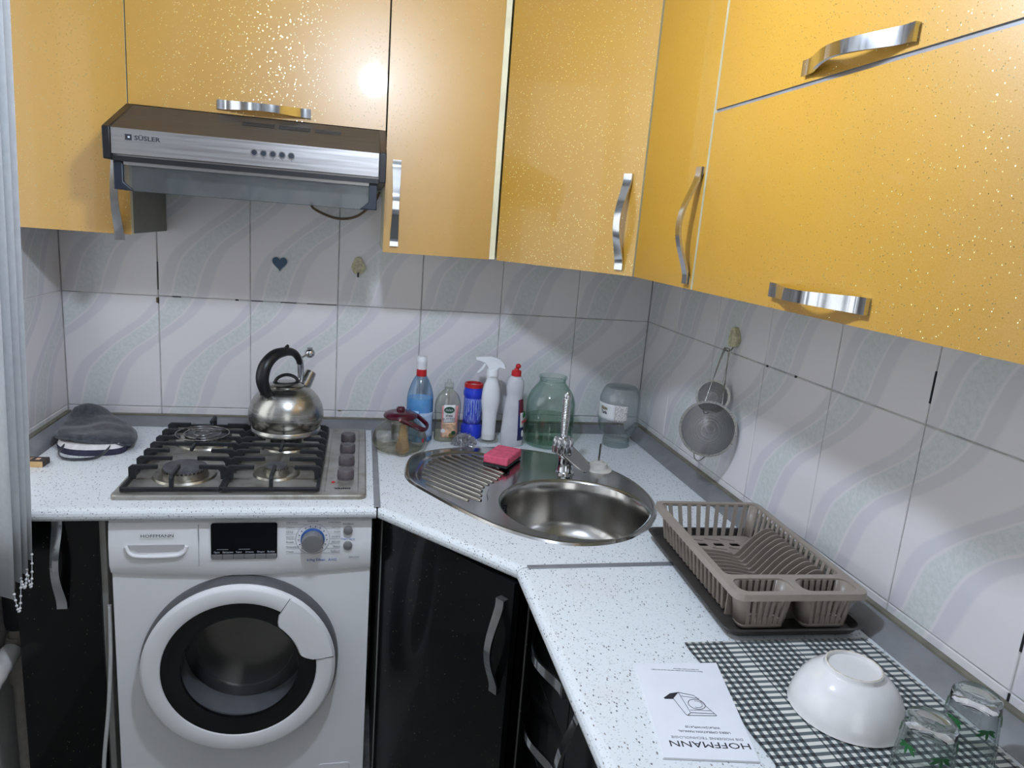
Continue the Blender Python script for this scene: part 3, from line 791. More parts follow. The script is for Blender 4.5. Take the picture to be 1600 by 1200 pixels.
for sx, x in ((1, -1.455), (-1, -.904)):
    pr = [(x, 1.591), (x, 1.531), (x + sx * .038, 1.531), (x + sx * .019, 1.548), (x + sx * .019, 1.591)]
    k = 5
    build(MB().add([(q, y, z) for y in (-.489, -.474) for q, z in pr], [tuple(range(k)), tuple(range(2 * k - 1, k - 1, -1))] + [(i, (i + 1) % k, k + (i + 1) % k, k + i) for i in range(k)]), 'visor_bracket', 'navy_plastic', parent=vis, bevel=.002)
for i in range(5):
    xb = -1.169 + .0193 * i
    b2 = build(MB().lathe([(0, -.010), (.0045, -.009), (.0055, 0), (.0055, .002)], (xb, -.501, 1.632), 16, M=Matrix.Rotation(-pi / 2, 4, 'X').inverted()), 'button', 'navy_plastic', parent=H, smooth=40)
    build(MB().lathe([(.0056, .0), (.0075, .0), (.0075, .0012), (.0056, .0012)], (xb, -.5025, 1.632), 18, M=Matrix.Rotation(pi / 2, 4, 'X'), closed=True), 'button_ring', 'chrome', parent=b2)
for i in range(4):
    build(MB().lathe([(0, 0), (.0016, 0), (.0016, .0006), (0, .0006)], (-1.149 + .0193 * i, -.5015, 1.6215), 8, M=Matrix.Rotation(pi / 2, 4, 'X')), 'symbol', 'ink_grey', parent=H)
FX = frame((-1.383, -.5013, 1.6385), (1, 0, 0), (0, 0, 1))
text('SÜSLER', .0125, FX, 'ink_dark', H, bold=.0003, xs=1.25)
build(MB().box(-1.426, -1.413, -.5017, -.5009, 1.633, 1.645), 'logo', 'ink_dark', parent=H)
build(MB().box(-1.4205, -1.4165, -.502, -.5013, 1.6375, 1.641), 'logo_detail', 'ink_white', parent=H)
for i, (xa, xb) in enumerate(((-1.21, -1.14), (-1.13, -1.06), (-1.05, -.99))):
    g = MB()
    for k in range(3):
        y = -.40 + k * .010; z = 1.6565 + (y + .499) * (.066 / .164) + .0006
        g.box(xa, xb, y, y + .0025, z, z + .0008)
    build(g, 'vent_slots', 'black_plastic', parent=H)
tag(build(MB().tube(spline([(-1.082, -.004, 1.54), (-1.075, -.02, 1.527), (-1.04, -.022, 1.511), (-.998, -.024, 1.503), (-.95, -.025, 1.515), (-.905, -.03, 1.556), (-.889, -.035, 1.588)], 6), .0035), 'hood_cable', 'cable_brown', origin=(-1.0, -.025, 1.503), smooth=60),
    'thin brown cable sagging on the tiles below the cooker hood', 'cable')

# ------------------------------------------------------------------ hooks on the tiles
def heart():
    pts = []
    for i in range(40):
        t = 2 * pi * i / 40
        pts.append((16 * sin(t) ** 3, 13 * cos(t) - 5 * cos(2 * t) - 2 * cos(3 * t) - cos(4 * t)))
    return [(x / 32 * .042, y / 30 * .042) for x, y in pts]
FB = lambda x, z: frame((x, -.0005, z), (1, 0, 0), (0, 0, 1))
hk = thing('wall_hook', 'dark blue heart-shaped hook stuck on the tiles above the kettle', 'hook', (-1.168, 0, 1.36), group='stick-on wall hooks')
build(MB().prism(heart(), 0, .004, M=FB(-1.168, 1.363)), 'backplate', 'heart_blue', parent=hk, bevel=.0012)
build(MB().tube([(-1.168, -.004, 1.352), (-1.168, -.012, 1.349), (-1.168, -.014, 1.354)], .0015), 'peg', 'wire_steel', parent=hk, smooth=60)
HOUSE = [(-.004, .028), (.006, .027), (.012, .016), (.019, .004), (.021, -.006), (.014, -.017), (.006, -.022), (-.010, -.022), (-.017, -.014), (-.020, -.002), (-.016, .012), (-.010, .024)]
hk = thing('wall_hook', 'cream house-shaped hook left of the narrow wall cabinet, above the bottles', 'hook', (-.943, 0, 1.36), group='stick-on wall hooks')
build(MB().prism(smooth2(HOUSE, 3), 0, .006, M=FB(-.943, 1.368)), 'backplate', 'hook_cream', parent=hk, bevel=.0015)
build(MB().box(-.946, -.941, -.009, -.003, 1.336, 1.350), 'peg', 'black_rubber', parent=hk, bevel=.001)
hk = thing('wall_hook', 'cream hook on the right wall holding the two strainers', 'hook', (0, -.573, 1.26), group='stick-on wall hooks')
FR_ = frame((-.0005, -.573, 1.288), (0, -1, 0), (0, 0, 1))
build(MB().prism(smooth2(HOUSE, 3), 0, .013, M=FR_ @ Matrix.Rotation(radians(8), 4, 'Z')), 'backplate', 'hook_cream', parent=hk, bevel=.0015)
build(MB().tube(spline([(-.004, -.574, 1.272), (-.012, -.574, 1.258), (-.022, -.573, 1.255), (-.028, -.572, 1.262)], 4), .002), 'peg', 'wire_steel', parent=hk, smooth=60)

# ------------------------------------------------------------------ strainers
def strainer(label, c, n, R, depth, hang):
    T = thing('strainer', label, 'strainer', (c[0], c[1], c[2] - R), group='strainers on the hook')
    n = Vector(n).normalized(); up = Vector(hang) - Vector(c); up = (up - n * up.dot(n)).normalized(); x = up.cross(n)
    M = frame(c, x, up); M3 = M
    prof = [(R * cos(a), -depth * sin(a)) for a in [pi / 2 * i / 8 for i in range(8)]] + [(0.0005, -depth)]
    build(MB().lathe(prof, (0, 0, 0), 36, M=M3), 'gauze_bowl', 'wire_gauze', parent=T, smooth=180)
    build(MB().lathe([(R - .001, -.004), (R + .004, -.004), (R + .005, .003), (R - .001, .003)], (0, 0, 0), 44, M=M3, closed=True), 'rim', 'brushed_steel', parent=T, smooth=50)
    h = MB(); hg = Vector(hang)
    a = M3 @ Vector((-R * .32, R * .95, 0)); b = M3 @ Vector((R * .32, R * .95, 0))
    side = (b - a).normalized()
    h.tube(spline([a, a.lerp(hg, .6) - side * .004, hg - side * .006, hg + Vector((0, 0, .004)), hg + side * .006, b.lerp(hg, .6) + side * .004, b], 6), .0013, 6)
    build(h, 'handle', 'wire_steel', parent=T, smooth=60)
    l = MB(); q = [M3 @ Vector(p) for p in ((-R * .3, -R, 0), (-R * .22, -R * 1.22, 0), (-R * .05, -R * 1.27, 0), (R * .1, -R * 1.1, 0), (R * .2, -R, 0))]
    build(l.tube(spline(q, 4), .0014, 6), 'rest_loop', 'wire_steel', parent=T, smooth=60)
strainer('larger round strainer hanging in front on the right wall', (-.072, -.622, 1.063), (-.50, -.84, .16), .066, .045, (-.025, -.573, 1.2575))
strainer('smaller round strainer hanging behind the larger one on the right wall', (-.047, -.578, 1.137), (-.45, -.86, .2), .038, .03, (-.021, -.573, 1.257))

# ------------------------------------------------------------------ sink
S = thing('corner_sink', 'oval stainless corner sink with round bowl and ribbed drainer', 'sink', (-.5, -.54, CT))
o1, o2, o3 = SINK, inset(SINK, .004), inset(SINK, .012)
P = MB(); k = len(SINK)
rings = [[(x, y, CT + .0003) for x, y in o1], [(x, y, CT + .005) for x, y in o2], [(x, y, CT + .0055) for x, y in inset(SINK, .008)], [(x, y, CT + .004) for x, y in o3]]
for a, b2 in zip(rings[:-1], rings[1:]):
    P.add(a + b2, [(j, (j + 1) % k, k + (j + 1) % k, k + j) for j in range(k)])
DR = smooth2([(-.778, -.475), (-.776, -.408), (-.747, -.314), (-.702, -.272), (-.654, -.250), (-.598, -.252), (-.555, -.285), (-.532, -.362), (-.530, -.440), (-.590, -.520), (-.612, -.575), (-.622, -.630), (-.658, -.636), (-.697, -.612), (-.750, -.556)], 4)
bowl = [(SB[0] + SR * cos(2 * pi * i / 64), SB[1] + SR * sin(2 * pi * i / 64)) for i in range(64)]
P.add(*loop_fill([rings[-1], [(x, y, CT + .004) for x, y in bowl], [(x, y, CT + .004) for x, y in DR]]))
DI = [(x + (-.648 - x) * .035, y + (-.445 - y) * .035) for x, y in DR]
k2 = len(DR)
P.add([(x, y, CT + .004) for x, y in DR] + [(x, y, CT - .0005) for x, y in DI], [(j, (j + 1) % k2, k2 + (j + 1) % k2, k2 + j) for j in range(k2)])
P.add(*loop_fill([[(x, y, CT - .0005) for x, y in DI]]))
build(P, 'deck', 'sink_steel', parent=S, smooth=35)
bp = [(SR, CT + .004), (SR - .004, CT + .0025), (SR - .008, CT - .004), (SR - .012, CT - .03), (SR - .018, CT - .10), (SR - .03, CT - .135), (SR - .055, CT - .150), (.05, CT - .156), (.044, CT - .158)]
B = MB(); vs = []; fs = []
for r, z in bp:
    for i in range(64): vs.append((SB[0] + r * cos(2 * pi * i / 64), SB[1] + r * sin(2 * pi * i / 64), z))
for j in range(len(bp) - 1):
    for i in range(64): fs.append((j * 64 + i, j * 64 + (i + 1) % 64, j * 64 + 64 + (i + 1) % 64, j * 64 + 64 + i))
B.add(vs, fs); bo = build(B, 'bowl', 'sink_steel', parent=S, smooth=60)
build(MB().lathe([(.045, CT - .158), (.04, CT - .160), (.02, CT - .163), (0, CT - .163)], (SB[0], SB[1], 0)), 'drain', 'chrome', parent=bo, smooth=50)
for i in range(3):
    a = radians(152 + i * 5)
    build(MB().box(-.0035, .0035, -.001, .003, -.012, .012, M=frame((SB[0] + (SR - .0145) * cos(a), SB[1] + (SR - .0145) * sin(a), CT - .038), (-sin(a), cos(a), 0), (cos(a), sin(a), 0))), 'overflow_slot', 'black_plastic', parent=bo)
def inside(p, poly):
    c = False; n = len(poly)
    for i in range(n):
        x1, y1 = poly[i - 1]; x2, y2 = poly[i]
        if (y1 > p[1]) != (y2 > p[1]) and p[0] < (x2 - x1) * (p[1] - y1) / (y2 - y1) + x1: c = not c
    return c
dv = Vector((.62, -.785)).normalized(); pv = Vector((-dv.y, dv.x))
cen = Vector((-.648, -.445))
for j in range(-6, 7):
    runs = []; cur = []
    for i in range(-60, 61):
        q = cen + pv * (j * .0235) + dv * (i * .005)
        if inside((q.x, q.y), DI) and all(inside((q.x + ex, q.y + ey), DI) for ex, ey in ((.012, 0), (-.012, 0), (0, .012), (0, -.012))): cur.append(q)
        else:
            if len(cur) > 6: runs.append(cur)
            cur = []
    if runs:
        rr = max(runs, key=len); a, b2 = rr[0], rr[-1]
        build(MB().tube([(a.x, a.y, CT - .0012)] + [(a.lerp(b2, t).x, a.lerp(b2, t).y, CT + .0006) for t in (.03, .2, .4, .6, .8, .97)] + [(b2.x, b2.y, CT - .0012)], .0042, 10), 'drainer_rib', 'sink_steel', parent=S, smooth=60)

# ------------------------------------------------------------------ faucet
FXY = (-.372, -.425)
F = thing('faucet', 'chrome mixer tap with upright ribbed spout and flat lever behind the sink bowl', 'tap', (FXY[0], FXY[1], CT + .004))
fx, fy = FXY
build(MB().lathe([(0, CT + .0042), (.026, CT + .0042), (.026, CT + .008), (.0225, CT + .012), (.0215, CT + .045), (.0225, CT + .05), (.019, CT + .058), (0, CT + .06)], (fx, fy, 0)), 'base', 'chrome', parent=F, smooth=40)
lv = [(-.014, -.020), (.012, -.025), (.062, -.019), (.074, 0), (.062, .019), (.012, .025), (-.014, .020)]
Ml = frame((fx + .002, fy - .012, CT + .066), (.66, -.38, -.55), (.62, .66, .35))
build(MB().prism(smooth2(lv, 4), -.003, .004, M=Ml), 'lever', 'chrome', parent=F, bevel=.002)
bx, by = fx - .014, fy - .005
hd = MB().lathe([(0, CT + .055), (.016, CT + .057), (.022, CT + .066), (.0225, CT + .098), (.018, CT + .108), (0, CT + .11)], (bx, by, 0))
build(hd, 'spray_head', 'chrome', parent=F, smooth=40)
for i in range(8):
    a = 2 * pi * i / 8
    build(MB().lathe([(0, CT + .062), (.006, CT + .063), (.0072, CT + .068), (.0072, CT + .098), (.005, CT + .104), (0, CT + .105)], (bx + .022 * cos(a), by + .022 * sin(a), 0), 10), 'spray_head_lug', 'chrome', parent=F, smooth=40)
sp = MB(); pr = [(0, CT + .105), (.010, CT + .106)]
z = CT + .112
pr += [(.0095, z)]
for i in range(22):
    zz = CT + .116 + i * .0045; r = .0085 + .0028 * min(1, i / 10)
    pr += [(r, zz), (r + .0012, zz + .0015), (r, zz + .003)]
pr += [(.0115, CT + .217), (.0112, CT + .225), (.007, CT + .232), (0, CT + .233)]
build(sp.lathe(pr, (bx, by, 0), 20), 'spout', 'chrome', parent=F, smooth=50)

# ------------------------------------------------------------------ sink plug
PX, PY = -.266, -.395
T = thing('sink_plug', 'white rubber plug with an upright rod beside the tap', 'sink plug', (PX, PY, CT))
build(MB().lathe([(0, CT + .0003), (.038, CT + .0003), (.040, CT + .003), (.037, CT + .007), (.026, CT + .009), (.024, CT + .022), (.014, CT + .024), (.013, CT + .029), (0, CT + .029)], (PX, PY, 0)), 'plug', 'rubber_cream', parent=T, smooth=40)
build(MB().tube([(PX, PY, CT + .027), (PX + .001, PY, CT + .078)], .003, 8), 'rod', 'wire_steel', parent=T, smooth=60)

# ------------------------------------------------------------------ hob
hb = thing('gas_hob', 'stainless four-burner gas hob with black cast-iron grates', 'hob', (-1.18, -.33, CT))
x0, x1, y0, y1 = -1.456, -.906, -.605, -.06
pl = MB()
ol = rrect(x0, x1, y0, y1, .016); il = rrect(x0 + .008, x1 - .008, y0 + .008, y1 - .008, .012); k = len(ol)
R_ = [[(x, y, CT + .0003) for x, y in ol], [(x, y, CT + .008) for x, y in ol], [(x, y, CT + .0105) for x, y in rrect(x0 + .003, x1 - .003, y0 + .003, y1 - .003, .014)], [(x, y, CT + .0105) for x, y in il]]
for a, b2 in zip(R_[:-1], R_[1:]): pl.add(a + b2, [(j, (j + 1) % k, k + (j + 1) % k, k + j) for j in range(k)])
well = rrect(-1.444, -1.012, -.592, -.072, .02); panel = rrect(-1.004, -.924, -.585, -.085, .006)
pl.add(*loop_fill([R_[-1], [(x, y, CT + .0105) for x, y in well], [(x, y, CT + .0105) for x, y in panel]]))
for lp, dz, ins in ((well, .005, .008), (panel, .002, .003)):
    cx = sum(p[0] for p in lp) / len(lp); cy = sum(p[1] for p in lp) / len(lp)
    wx = max(p[0] for p in lp) - cx; wy = max(p[1] for p in lp) - cy
    li = [(cx + (x - cx) * (1 - ins / wx), cy + (y - cy) * (1 - ins / wy)) for x, y in lp]; kk = len(lp)
    pl.add([(x, y, CT + .0105) for x, y in lp] + [(x, y, CT + .0105 - dz) for x, y in li], [(j, (j + 1) % kk, kk + (j + 1) % kk, kk + j) for j in range(kk)])
    pl.add(*loop_fill([[(x, y, CT + .0105 - dz) for x, y in li]]))
build(pl, 'top_plate', 'hob_steel', parent=hb, smooth=35)
HZ = CT + .0056
for bx_, by_, rc_, rr_ in ((-1.333, -.19, .058, .088), (-1.333, -.462, .049, .072), (-1.124, -.225, .040, .066), (-1.124, -.447, .026, .056)):
    bo = build(MB().lathe([(0, HZ), (rr_, HZ), (rr_ - .003, HZ + .005), (rr_ - .012, HZ + .006), (rc_ + .004, HZ + .003), (rc_ + .002, HZ + .016), (0, HZ + .016)], (bx_, by_, 0), 40), 'burner', 'burner_ring', parent=hb, smooth=35)
    cr = MB(); n = 36
    for i in range(n):
        a = 2 * pi * i / n
        cr.box(-.0012, .0012, -.0015, .0015, HZ + .012, HZ + .021, M=Matrix.Translation((bx_ + (rc_ + .001) * cos(a), by_ + (rc_ + .001) * sin(a), 0)) @ Matrix.Rotation(a + pi / 2, 4, 'Z'))
    build(cr, 'flame_slots', 'burner_ring', parent=bo)
    build(MB().lathe([(0, HZ + .0165), (rc_ - .002, HZ + .0165), (rc_, HZ + .020), (rc_ - .001, HZ + .0245), (rc_ - .006, HZ + .0265), (0, HZ + .027)], (bx_, by_, 0), 40), 'burner_cap', 'burner_cap', parent=bo, smooth=35)
GT = CT + .050
def grate(xa, xb):
    ya, yb = -.582, -.082; g = MB(); w = .0075; zr = CT + .0115
    def bar(p, q, ww=w, h0=0, h1=.010, zb=zr):
        p = Vector(p); q = Vector(q); t = (q - p).normalized(); n = Vector((-t.y, t.x, 0)) * ww / 2
        g.add([p - n + Vector((0, 0, zb + h0)), q - n + Vector((0, 0, zb + h0)), q + n + Vector((0, 0, zb + h0)), p + n + Vector((0, 0, zb + h0)),
               p - n + Vector((0, 0, zb + h1)), q - n + Vector((0, 0, zb + h1)), q + n + Vector((0, 0, zb + h1)), p + n + Vector((0, 0, zb + h1))],
              [(0, 3, 2, 1), (4, 5, 6, 7), (0, 1, 5, 4), (1, 2, 6, 5), (2, 3, 7, 6), (3, 0, 4, 7)])
    o = build((bar((xa, ya, 0), (xb, ya, 0)), bar((xa, yb, 0), (xb, yb, 0)), bar((xa, ya, 0), (xa, yb, 0)), bar((xb, ya, 0), (xb, yb, 0)), g)[-1], 'grate', 'cast_iron', parent=hb, bevel=.0015)
    def finger(p, q, name='grate_finger'):
        m = MB(); p = Vector((p[0], p[1], 0)); q = Vector((q[0], q[1], 0)); t = (q - p).normalized(); n = Vector((-t.y, t.x, 0)) * .0038
        prof = [(-.004, zr + .004), (.011, zr + .004), (.012, GT - .016), (.016, GT - .011), ((q - p).length, GT - .010), ((q - p).length, GT), (.004, GT), (-.004, GT - .006)]
        k = len(prof)
        m.add([p + t * s_ + n * e + Vector((0, 0, z_)) for e in (-1, 1) for s_, z_ in prof], [tuple(range(k)), tuple(range(2 * k - 1, k - 1, -1))] + [(i, (i + 1) % k, k + (i + 1) % k, k + i) for i in range(k)])
        build(m, name, 'cast_iron', parent=o, bevel=.0012)
    xm = (xa + xb) / 2
    for yy, ln in ((-.512, .058), (-.45, .075), (-.392, .055), (-.285, .055), (-.225, .06), (-.165, .055)):
        finger((xa, yy), (xa + ln, yy)); finger((xb, yy), (xb - ln, yy))
    finger((xm, ya), (xm, ya + .075)); finger((xm, yb), (xm, yb - .06))
    m = MB(); prof = [(xa - .004, zr + .004), (xa + .011, zr + .004), (xa + .012, GT - .014), (xa + .016, GT - .010), (xb - .016, GT - .010), (xb - .012, GT - .014), (xb - .011, zr + .004), (xb + .004, zr + .004), (xb + .004, GT - .006), (xb - .004, GT), (xa + .004, GT), (xa - .004, GT - .006)]
    k = len(prof)
    m.add([(x_, -.338 + e, z_) for e in (-.0038, .0038) for x_, z_ in prof], [tuple(range(k)), tuple(range(2 * k - 1, k - 1, -1))] + [(i, (i + 1) % k, k + (i + 1) % k, k + i) for i in range(k)])
    m.box(xm - .0038, xm + .0038, -.385, -.291, GT - .010, GT)
    build(m, 'grate_crossbar', 'cast_iron', parent=o, bevel=.0012)
grate(-1.438, -1.232); grate(-1.226, -1.018)
for yy in (-.185, -.285, -.385, -.487):
    kb = build(MB().lathe([(0, CT + .0086), (.020, CT + .0086), (.0195, CT + .012), (.0185, CT + .013), (.0208, CT + .014), (.0198, CT + .030), (.018, CT + .0322), (0, CT + .0325)], (-.956, yy, 0), 28), 'knob', 'knob_plastic', parent=hb, smooth=40)
    build(MB().box(-.957, -.955, yy + .004, yy + .013, CT + .0322, CT + .0330), 'knob_mark', 'ink_grey', parent=kb)
build(MB().lathe([(0, CT + .0086), (.0045, CT + .0086), (.004, CT + .0108), (0, CT + .0112)], (-.985, -.515, 0), 12), 'spark_button', 'red_plastic', parent=hb, smooth=40)
text('SIMFER', .0125, frame((-.962, -.555, CT + .0088), (-1, 0, 0), (0, -1, 0)), 'ink_dark', hb, bold=.0004)

# wire ring trivet on the rear left burner
tr = thing('wire_trivet', 'round wire trivet of concentric rings on the rear left burner', 'trivet', (-1.333, -.265, GT))
tcx, tcy = -1.332, -.268
for R in (.066, .045, .022):
    build(torus(MB(), (tcx, tcy, GT + .002), R, .0017), 'ring', 'wire_steel', parent=tr, smooth=180)
for i in range(3):
    a = 2 * pi * i / 3 + .4
    build(MB().tube([(tcx + .016 * cos(a), tcy + .016 * sin(a), GT + .0045), (tcx + .064 * cos(a), tcy + .064 * sin(a), GT + .0045)], .0015, 6), 'spoke', 'wire_steel', parent=tr, smooth=60)

# ------------------------------------------------------------------ kettle
KX, KY, KZ = -1.124, -.225, GT + .0003
K = thing('kettle', 'brushed steel whistling kettle with black arched handle on the hob', 'kettle', (KX, KY, KZ))
kp = [(0, 0), (.088, 0), (.0895, .003), (.0895, .012), (.0885, .014), (.094, .026), (.0985, .040), (.0995, .052), (.097, .070), (.090, .090), (.079, .110), (.066, .126), (.052, .138), (.044, .143), (.043, .143), (.0, .142)]
kp = [(p.x, p.y) for p in spline([(a, b2, 0) for a, b2 in ((.0895, .0165), (.0945, .028), (.0985, .043), (.0995, .056), (.0975, .074), (.0920, .093), (.0825, .111), (.0690, .1275), (.0550, .1385), (.046, .1425))], 3)]
kp = [(0, 0), (.090, 0), (.0925, .003), (.0920, .012), (.0900, .0145)] + kp + [(.044, .143), (0, .142)]
kp = [(r_, z_ * .9) for r_, z_ in kp]
build(MB().lathe(kp, (KX, KY, KZ), 56), 'body', 'kettle_steel', parent=K, smooth=40)
ld = build(MB().lathe([(a_, b_ * .9) for a_, b_ in [(0, .1425), (.046, .1425), (.0475, .146), (.044, .149), (.03, .154), (.012, .157), (0, .1575)]], (KX, KY, KZ), 40), 'lid', 'kettle_steel', parent=K, smooth=40)
hd_ = Vector((.60, .80, 0)); hx_ = Vector((hd_.y, -hd_.x, 0))
lp = [Vector((KX, KY, KZ)) + Vector((1, .25, 0)).normalized() * s_ + Vector((0, 0, z_ * .9)) for s_, z_ in ((-.032, .150), (-.024, .166), (-.008, .175), (.008, .175), (.024, .166), (.032, .150))]
build(MB().tube(spline(lp, 4), .0045, 8, flat=1.5), 'lid_knob', 'black_plastic', parent=ld, smooth=60)
def kp3(s_, z_): return Vector((KX, KY, KZ)) + hd_ * s_ + Vector((0, 0, z_ * .885))
hpth = spline([kp3(-.066, .126), kp3(-.082, .150), kp3(-.090, .185), kp3(-.078, .222), (kp3(-.046, .247)), kp3(-.006, .252), kp3(.026, .244), kp3(.044, .224), kp3(.050, .205)], 5)
rad = []
for i in range(len(hpth)):
    t = i / (len(hpth) - 1); rad.append(.0125 + .0035 * sin(pi * min(1, t * 1.6)) - .006 * max(0, t - .6) / .4)
build(MB().tube(hpth, rad, 12, flat=1.15), 'handle', 'black_plastic', parent=K, smooth=60)
build(MB().tube([kp3(-.052, .112), kp3(-.070, .130)], .014, 14), 'handle_mount', 'kettle_steel', parent=K, smooth=60)
a = kp3(-.083, .135)
build(MB().lathe([(0, -.0005), (.0035, 0), (.003, .002), (0, .003)], (0, 0, 0), 10, M=frame(a - hd_ * .008 - hx_ * .003, hx_, (0, 0, 1)) ), 'rivet', 'black_rubber', parent=K, smooth=40)
build(MB().tube(spline([kp3(-.004, .250), kp3(-.002, .262), kp3(.004, .270)], 3), [.006, .006, .006, .006, .006, .0045, .004], 8, flat=1.4), 'thumb_lever', 'black_plastic', parent=K, smooth=60)
build(MB().tube(spline([kp3(.040, .238), kp3(.054, .222), kp3(.060, .195), kp3(.060, .165), kp3(.056, .140)], 5), .0055, 10), 'handle_bracket', 'chrome', parent=K, smooth=60)
build(MB().tube([kp3(.047, .212), kp3(.050, .150)], .0045, 8), 'handle_post', 'chrome', parent=K, smooth=60)
build(MB().tube([kp3(.052, .112), kp3(.078, .142), kp3(.098, .170)], [.022, .018, .015], 16), 'spout', 'kettle_steel', parent=K, smooth=60)
w = kp3(.092, .2335)
build(MB().lathe([(.014 * sin(pi * i / 10) + (0 if i in (0, 10) else .0), -.014 * cos(pi * i / 10)) for i in range(11)], tuple(w), 20), 'whistle', 'chrome', parent=K, smooth=60)
build(MB().tube([kp3(.052, .222), w], .003, 8), 'whistle_arm', 'chrome', parent=K, smooth=60)
build(MB().lathe([(.0, -.001), (.006, -.001), (.009, .002), (.006, .004), (0, .004)], tuple(w + Vector((0, 0, .013))), 16), 'whistle_cap', 'chrome', parent=K, smooth=60)

# ------------------------------------------------------------------ bottles and jars
def lath(c, prof, name, m, par, seg=32, sx=1, sy=1, sm=40, rz=0):
    M = Matrix.Rotation(rz, 4, 'Z') if rz else None
    return build(MB().lathe(prof, c, seg, sx, sy, M=M), name, m, parent=par, smooth=sm)
def shell(prof, t):
    """closed thin-walled profile: outer upward, inner downward"""
    inn = [(max(r - t, 0), z + (t if i == 0 else 0)) for i, (r, z) in enumerate(prof)]
    return prof + inn[::-1]
def patch(par, c, r, z0, z1, a0, a1, m, name, n=10, rf=None, sx=1, sy=1, rz=0, lift=.0006):
    """label wrapped on a round body: rf(z) gives the radius"""
    mb = MB(); rows_ = 6; vs = []
    for j in range(rows_ + 1):
        z = z0 + (z1 - z0) * j / rows_; rr = (rf(z) if rf else r) + lift
        for i in range(n + 1):
            a = a0 + (a1 - a0) * i / n
            p = Matrix.Rotation(rz, 3, 'Z') @ Vector((rr * cos(a) * sx, rr * sin(a) * sy, 0))
            vs.append((c[0] + p.x, c[1] + p.y, c[2] + z))
    fs = [(j * (n + 1) + i, j * (n + 1) + i + 1, (j + 1) * (n + 1) + i + 1, (j + 1) * (n + 1) + i) for j in range(rows_) for i in range(n)]
    mb.add(vs, fs)
    return build(mb, name, m, parent=par, smooth=180, solid=.0003)
# blue cleaner bottle
c = (-.750, -.128, CT + .0003)
b_ = thing('cleaner_bottle', 'tall clear bottle of blue cleaning liquid with white cap and red collar', 'bottle', c)
prof = [(0, 0), (.036, 0), (.040, .004), (.040, .120), (.0385, .140), (.033, .165), (.024, .188), (.0155, .203), (.0145, .210)]
prof = [(0, 0), (.036, 0), (.040, .004), (.040, .115)] + [(p.x, p.y) for p in spline([(.040, .12, 0), (.0385, .140, 0), (.032, .165, 0), (.023, .186, 0), (.0155, .199, 0)], 4)]
lath(c, shell(prof, .0012)[1:-1], 'bottle_body', 'blue_bottle_shell', b_)
lath(c, [(0, .002), (.0375, .002), (.038, .006), (.038, .118), (.037, .132), (0, .132)], 'liquid', 'blue_liquid', b_)
lath(c, [(0, .197), (.0150, .197), (.0155, .199), (.0150, .218), (0, .218)], 'collar', 'red_plastic', b_)
cp = lath(c, [(0, .217), (.0145, .217), (.015, .219), (.0145, .236), (.0155, .238), (.0158, .252), (.013, .256), (0, .257)], 'cap', 'white_plastic', b_)
patch(b_, c, .040, .022, .098, radians(200), radians(262), 'label_lightblue', 'label')
patch(b_, c, .040, .018, .092, radians(264), radians(340), 'blue_label_print', 'label')
# hand soap bottle
c = (-.666, -.130, CT + .0003); rz = radians(4)
b_ = thing('soap_bottle', 'clear oval hand soap bottle with a pink and white shea butter label', 'bottle', c)
zs = [(0, 0), (.036, 0), (.039, .004), (.039, .030), (.038, .070), (.0405, .100), (.038, .122), (.030, .142), (.018, .155), (.0125, .160), (.0120, .166)]
prof = zs[:3] + [(p.x, p.y) for p in spline([(a, b2, 0) for a, b2 in zs[3:]], 3)]
lath(c, shell(prof, .001)[1:-1], 'bottle_body', 'clear_plastic', b_, sy=.58, rz=rz)
lath(c, [(0, .002), (.037, .002), (.0375, .03), (0, .03)], 'liquid', 'soap_liquid', b_, sy=.56, rz=rz)
lath(c, [(0, .163), (.0135, .163), (.0135, .178), (.006, .180), (.005, .190), (0, .191)], 'pump_cap', 'clear_plastic', b_)
lath(c, [(0, .06), (.003, .06), (.003, .163), (0, .163)], 'dip_tube', 'clear_plastic', b_, seg=8)
def rf1(z):
    for (r0, z0), (r1, z1) in zip(prof[:-1], prof[1:]):
        if z0 <= z <= z1 and z1 > z0: return r0 + (r1 - r0) * (z - z0) / (z1 - z0)
    return .039
patch(b_, c, 0, .014, .112, radians(238), radians(318), 'label_pink', 'label', rf=rf1, sy=.58, rz=rz)
patch(b_, c, 0, .060, .116, radians(247), radians(299), 'label_white', 'label_panel', rf=rf1, sy=.58, rz=rz, lift=.0014)
patch(b_, c, 0, .014, .060, radians(243), radians(310), 'label_peach', 'label_picture', rf=rf1, sy=.58, rz=rz, lift=.0013)
yf = c[1] - .0412 * .58 - .0022
build(MB().lathe([(0, 0), (.016, 0), (.016, .0006), (0, .0006)], (0, 0, 0), 24, 1, .62, M=frame((c[0] + .002, yf + .0010, CT + .101), (1, .05, 0), (0, 0, 1))), 'logo_oval', 'label_green', parent=b_)
text('dalan', .0115, frame((c[0] + .002, yf + .0002, CT + .101), (1, .05, 0), (0, 0, 1)), 'ink_white', b_)
text('shea', .0125, frame((c[0] + .002, yf + .0008, CT + .084), (1, .05, 0), (0, 0, 1)), 'ink_dark', b_)
text('BUTTER', .0115, frame((c[0] + .002, yf + .0010, CT + .072), (1, .05, 0), (0, 0, 1)), 'ink_grey', b_)
text('paraben free', .0052, frame((c[0] + .002, yf + .0010, CT + .056), (1, .05, 0), (0, 0, 1)), 'label_olive', b_)
for dx, dz, m_ in ((.010, .022, 'label_olive'), (.018, .030, 'label_green'), (-.014, .036, 'label_white')):
    build(MB().lathe([(0, 0), (.0065, 0), (.0065, .0008), (0, .0008)], (0, 0, 0), 16, M=frame((c[0] + dx, yf + .0016 + abs(dx) * .02, CT + dz), (1, .05, 0), (0, 0, 1))), 'label_dot', m_, parent=b_)
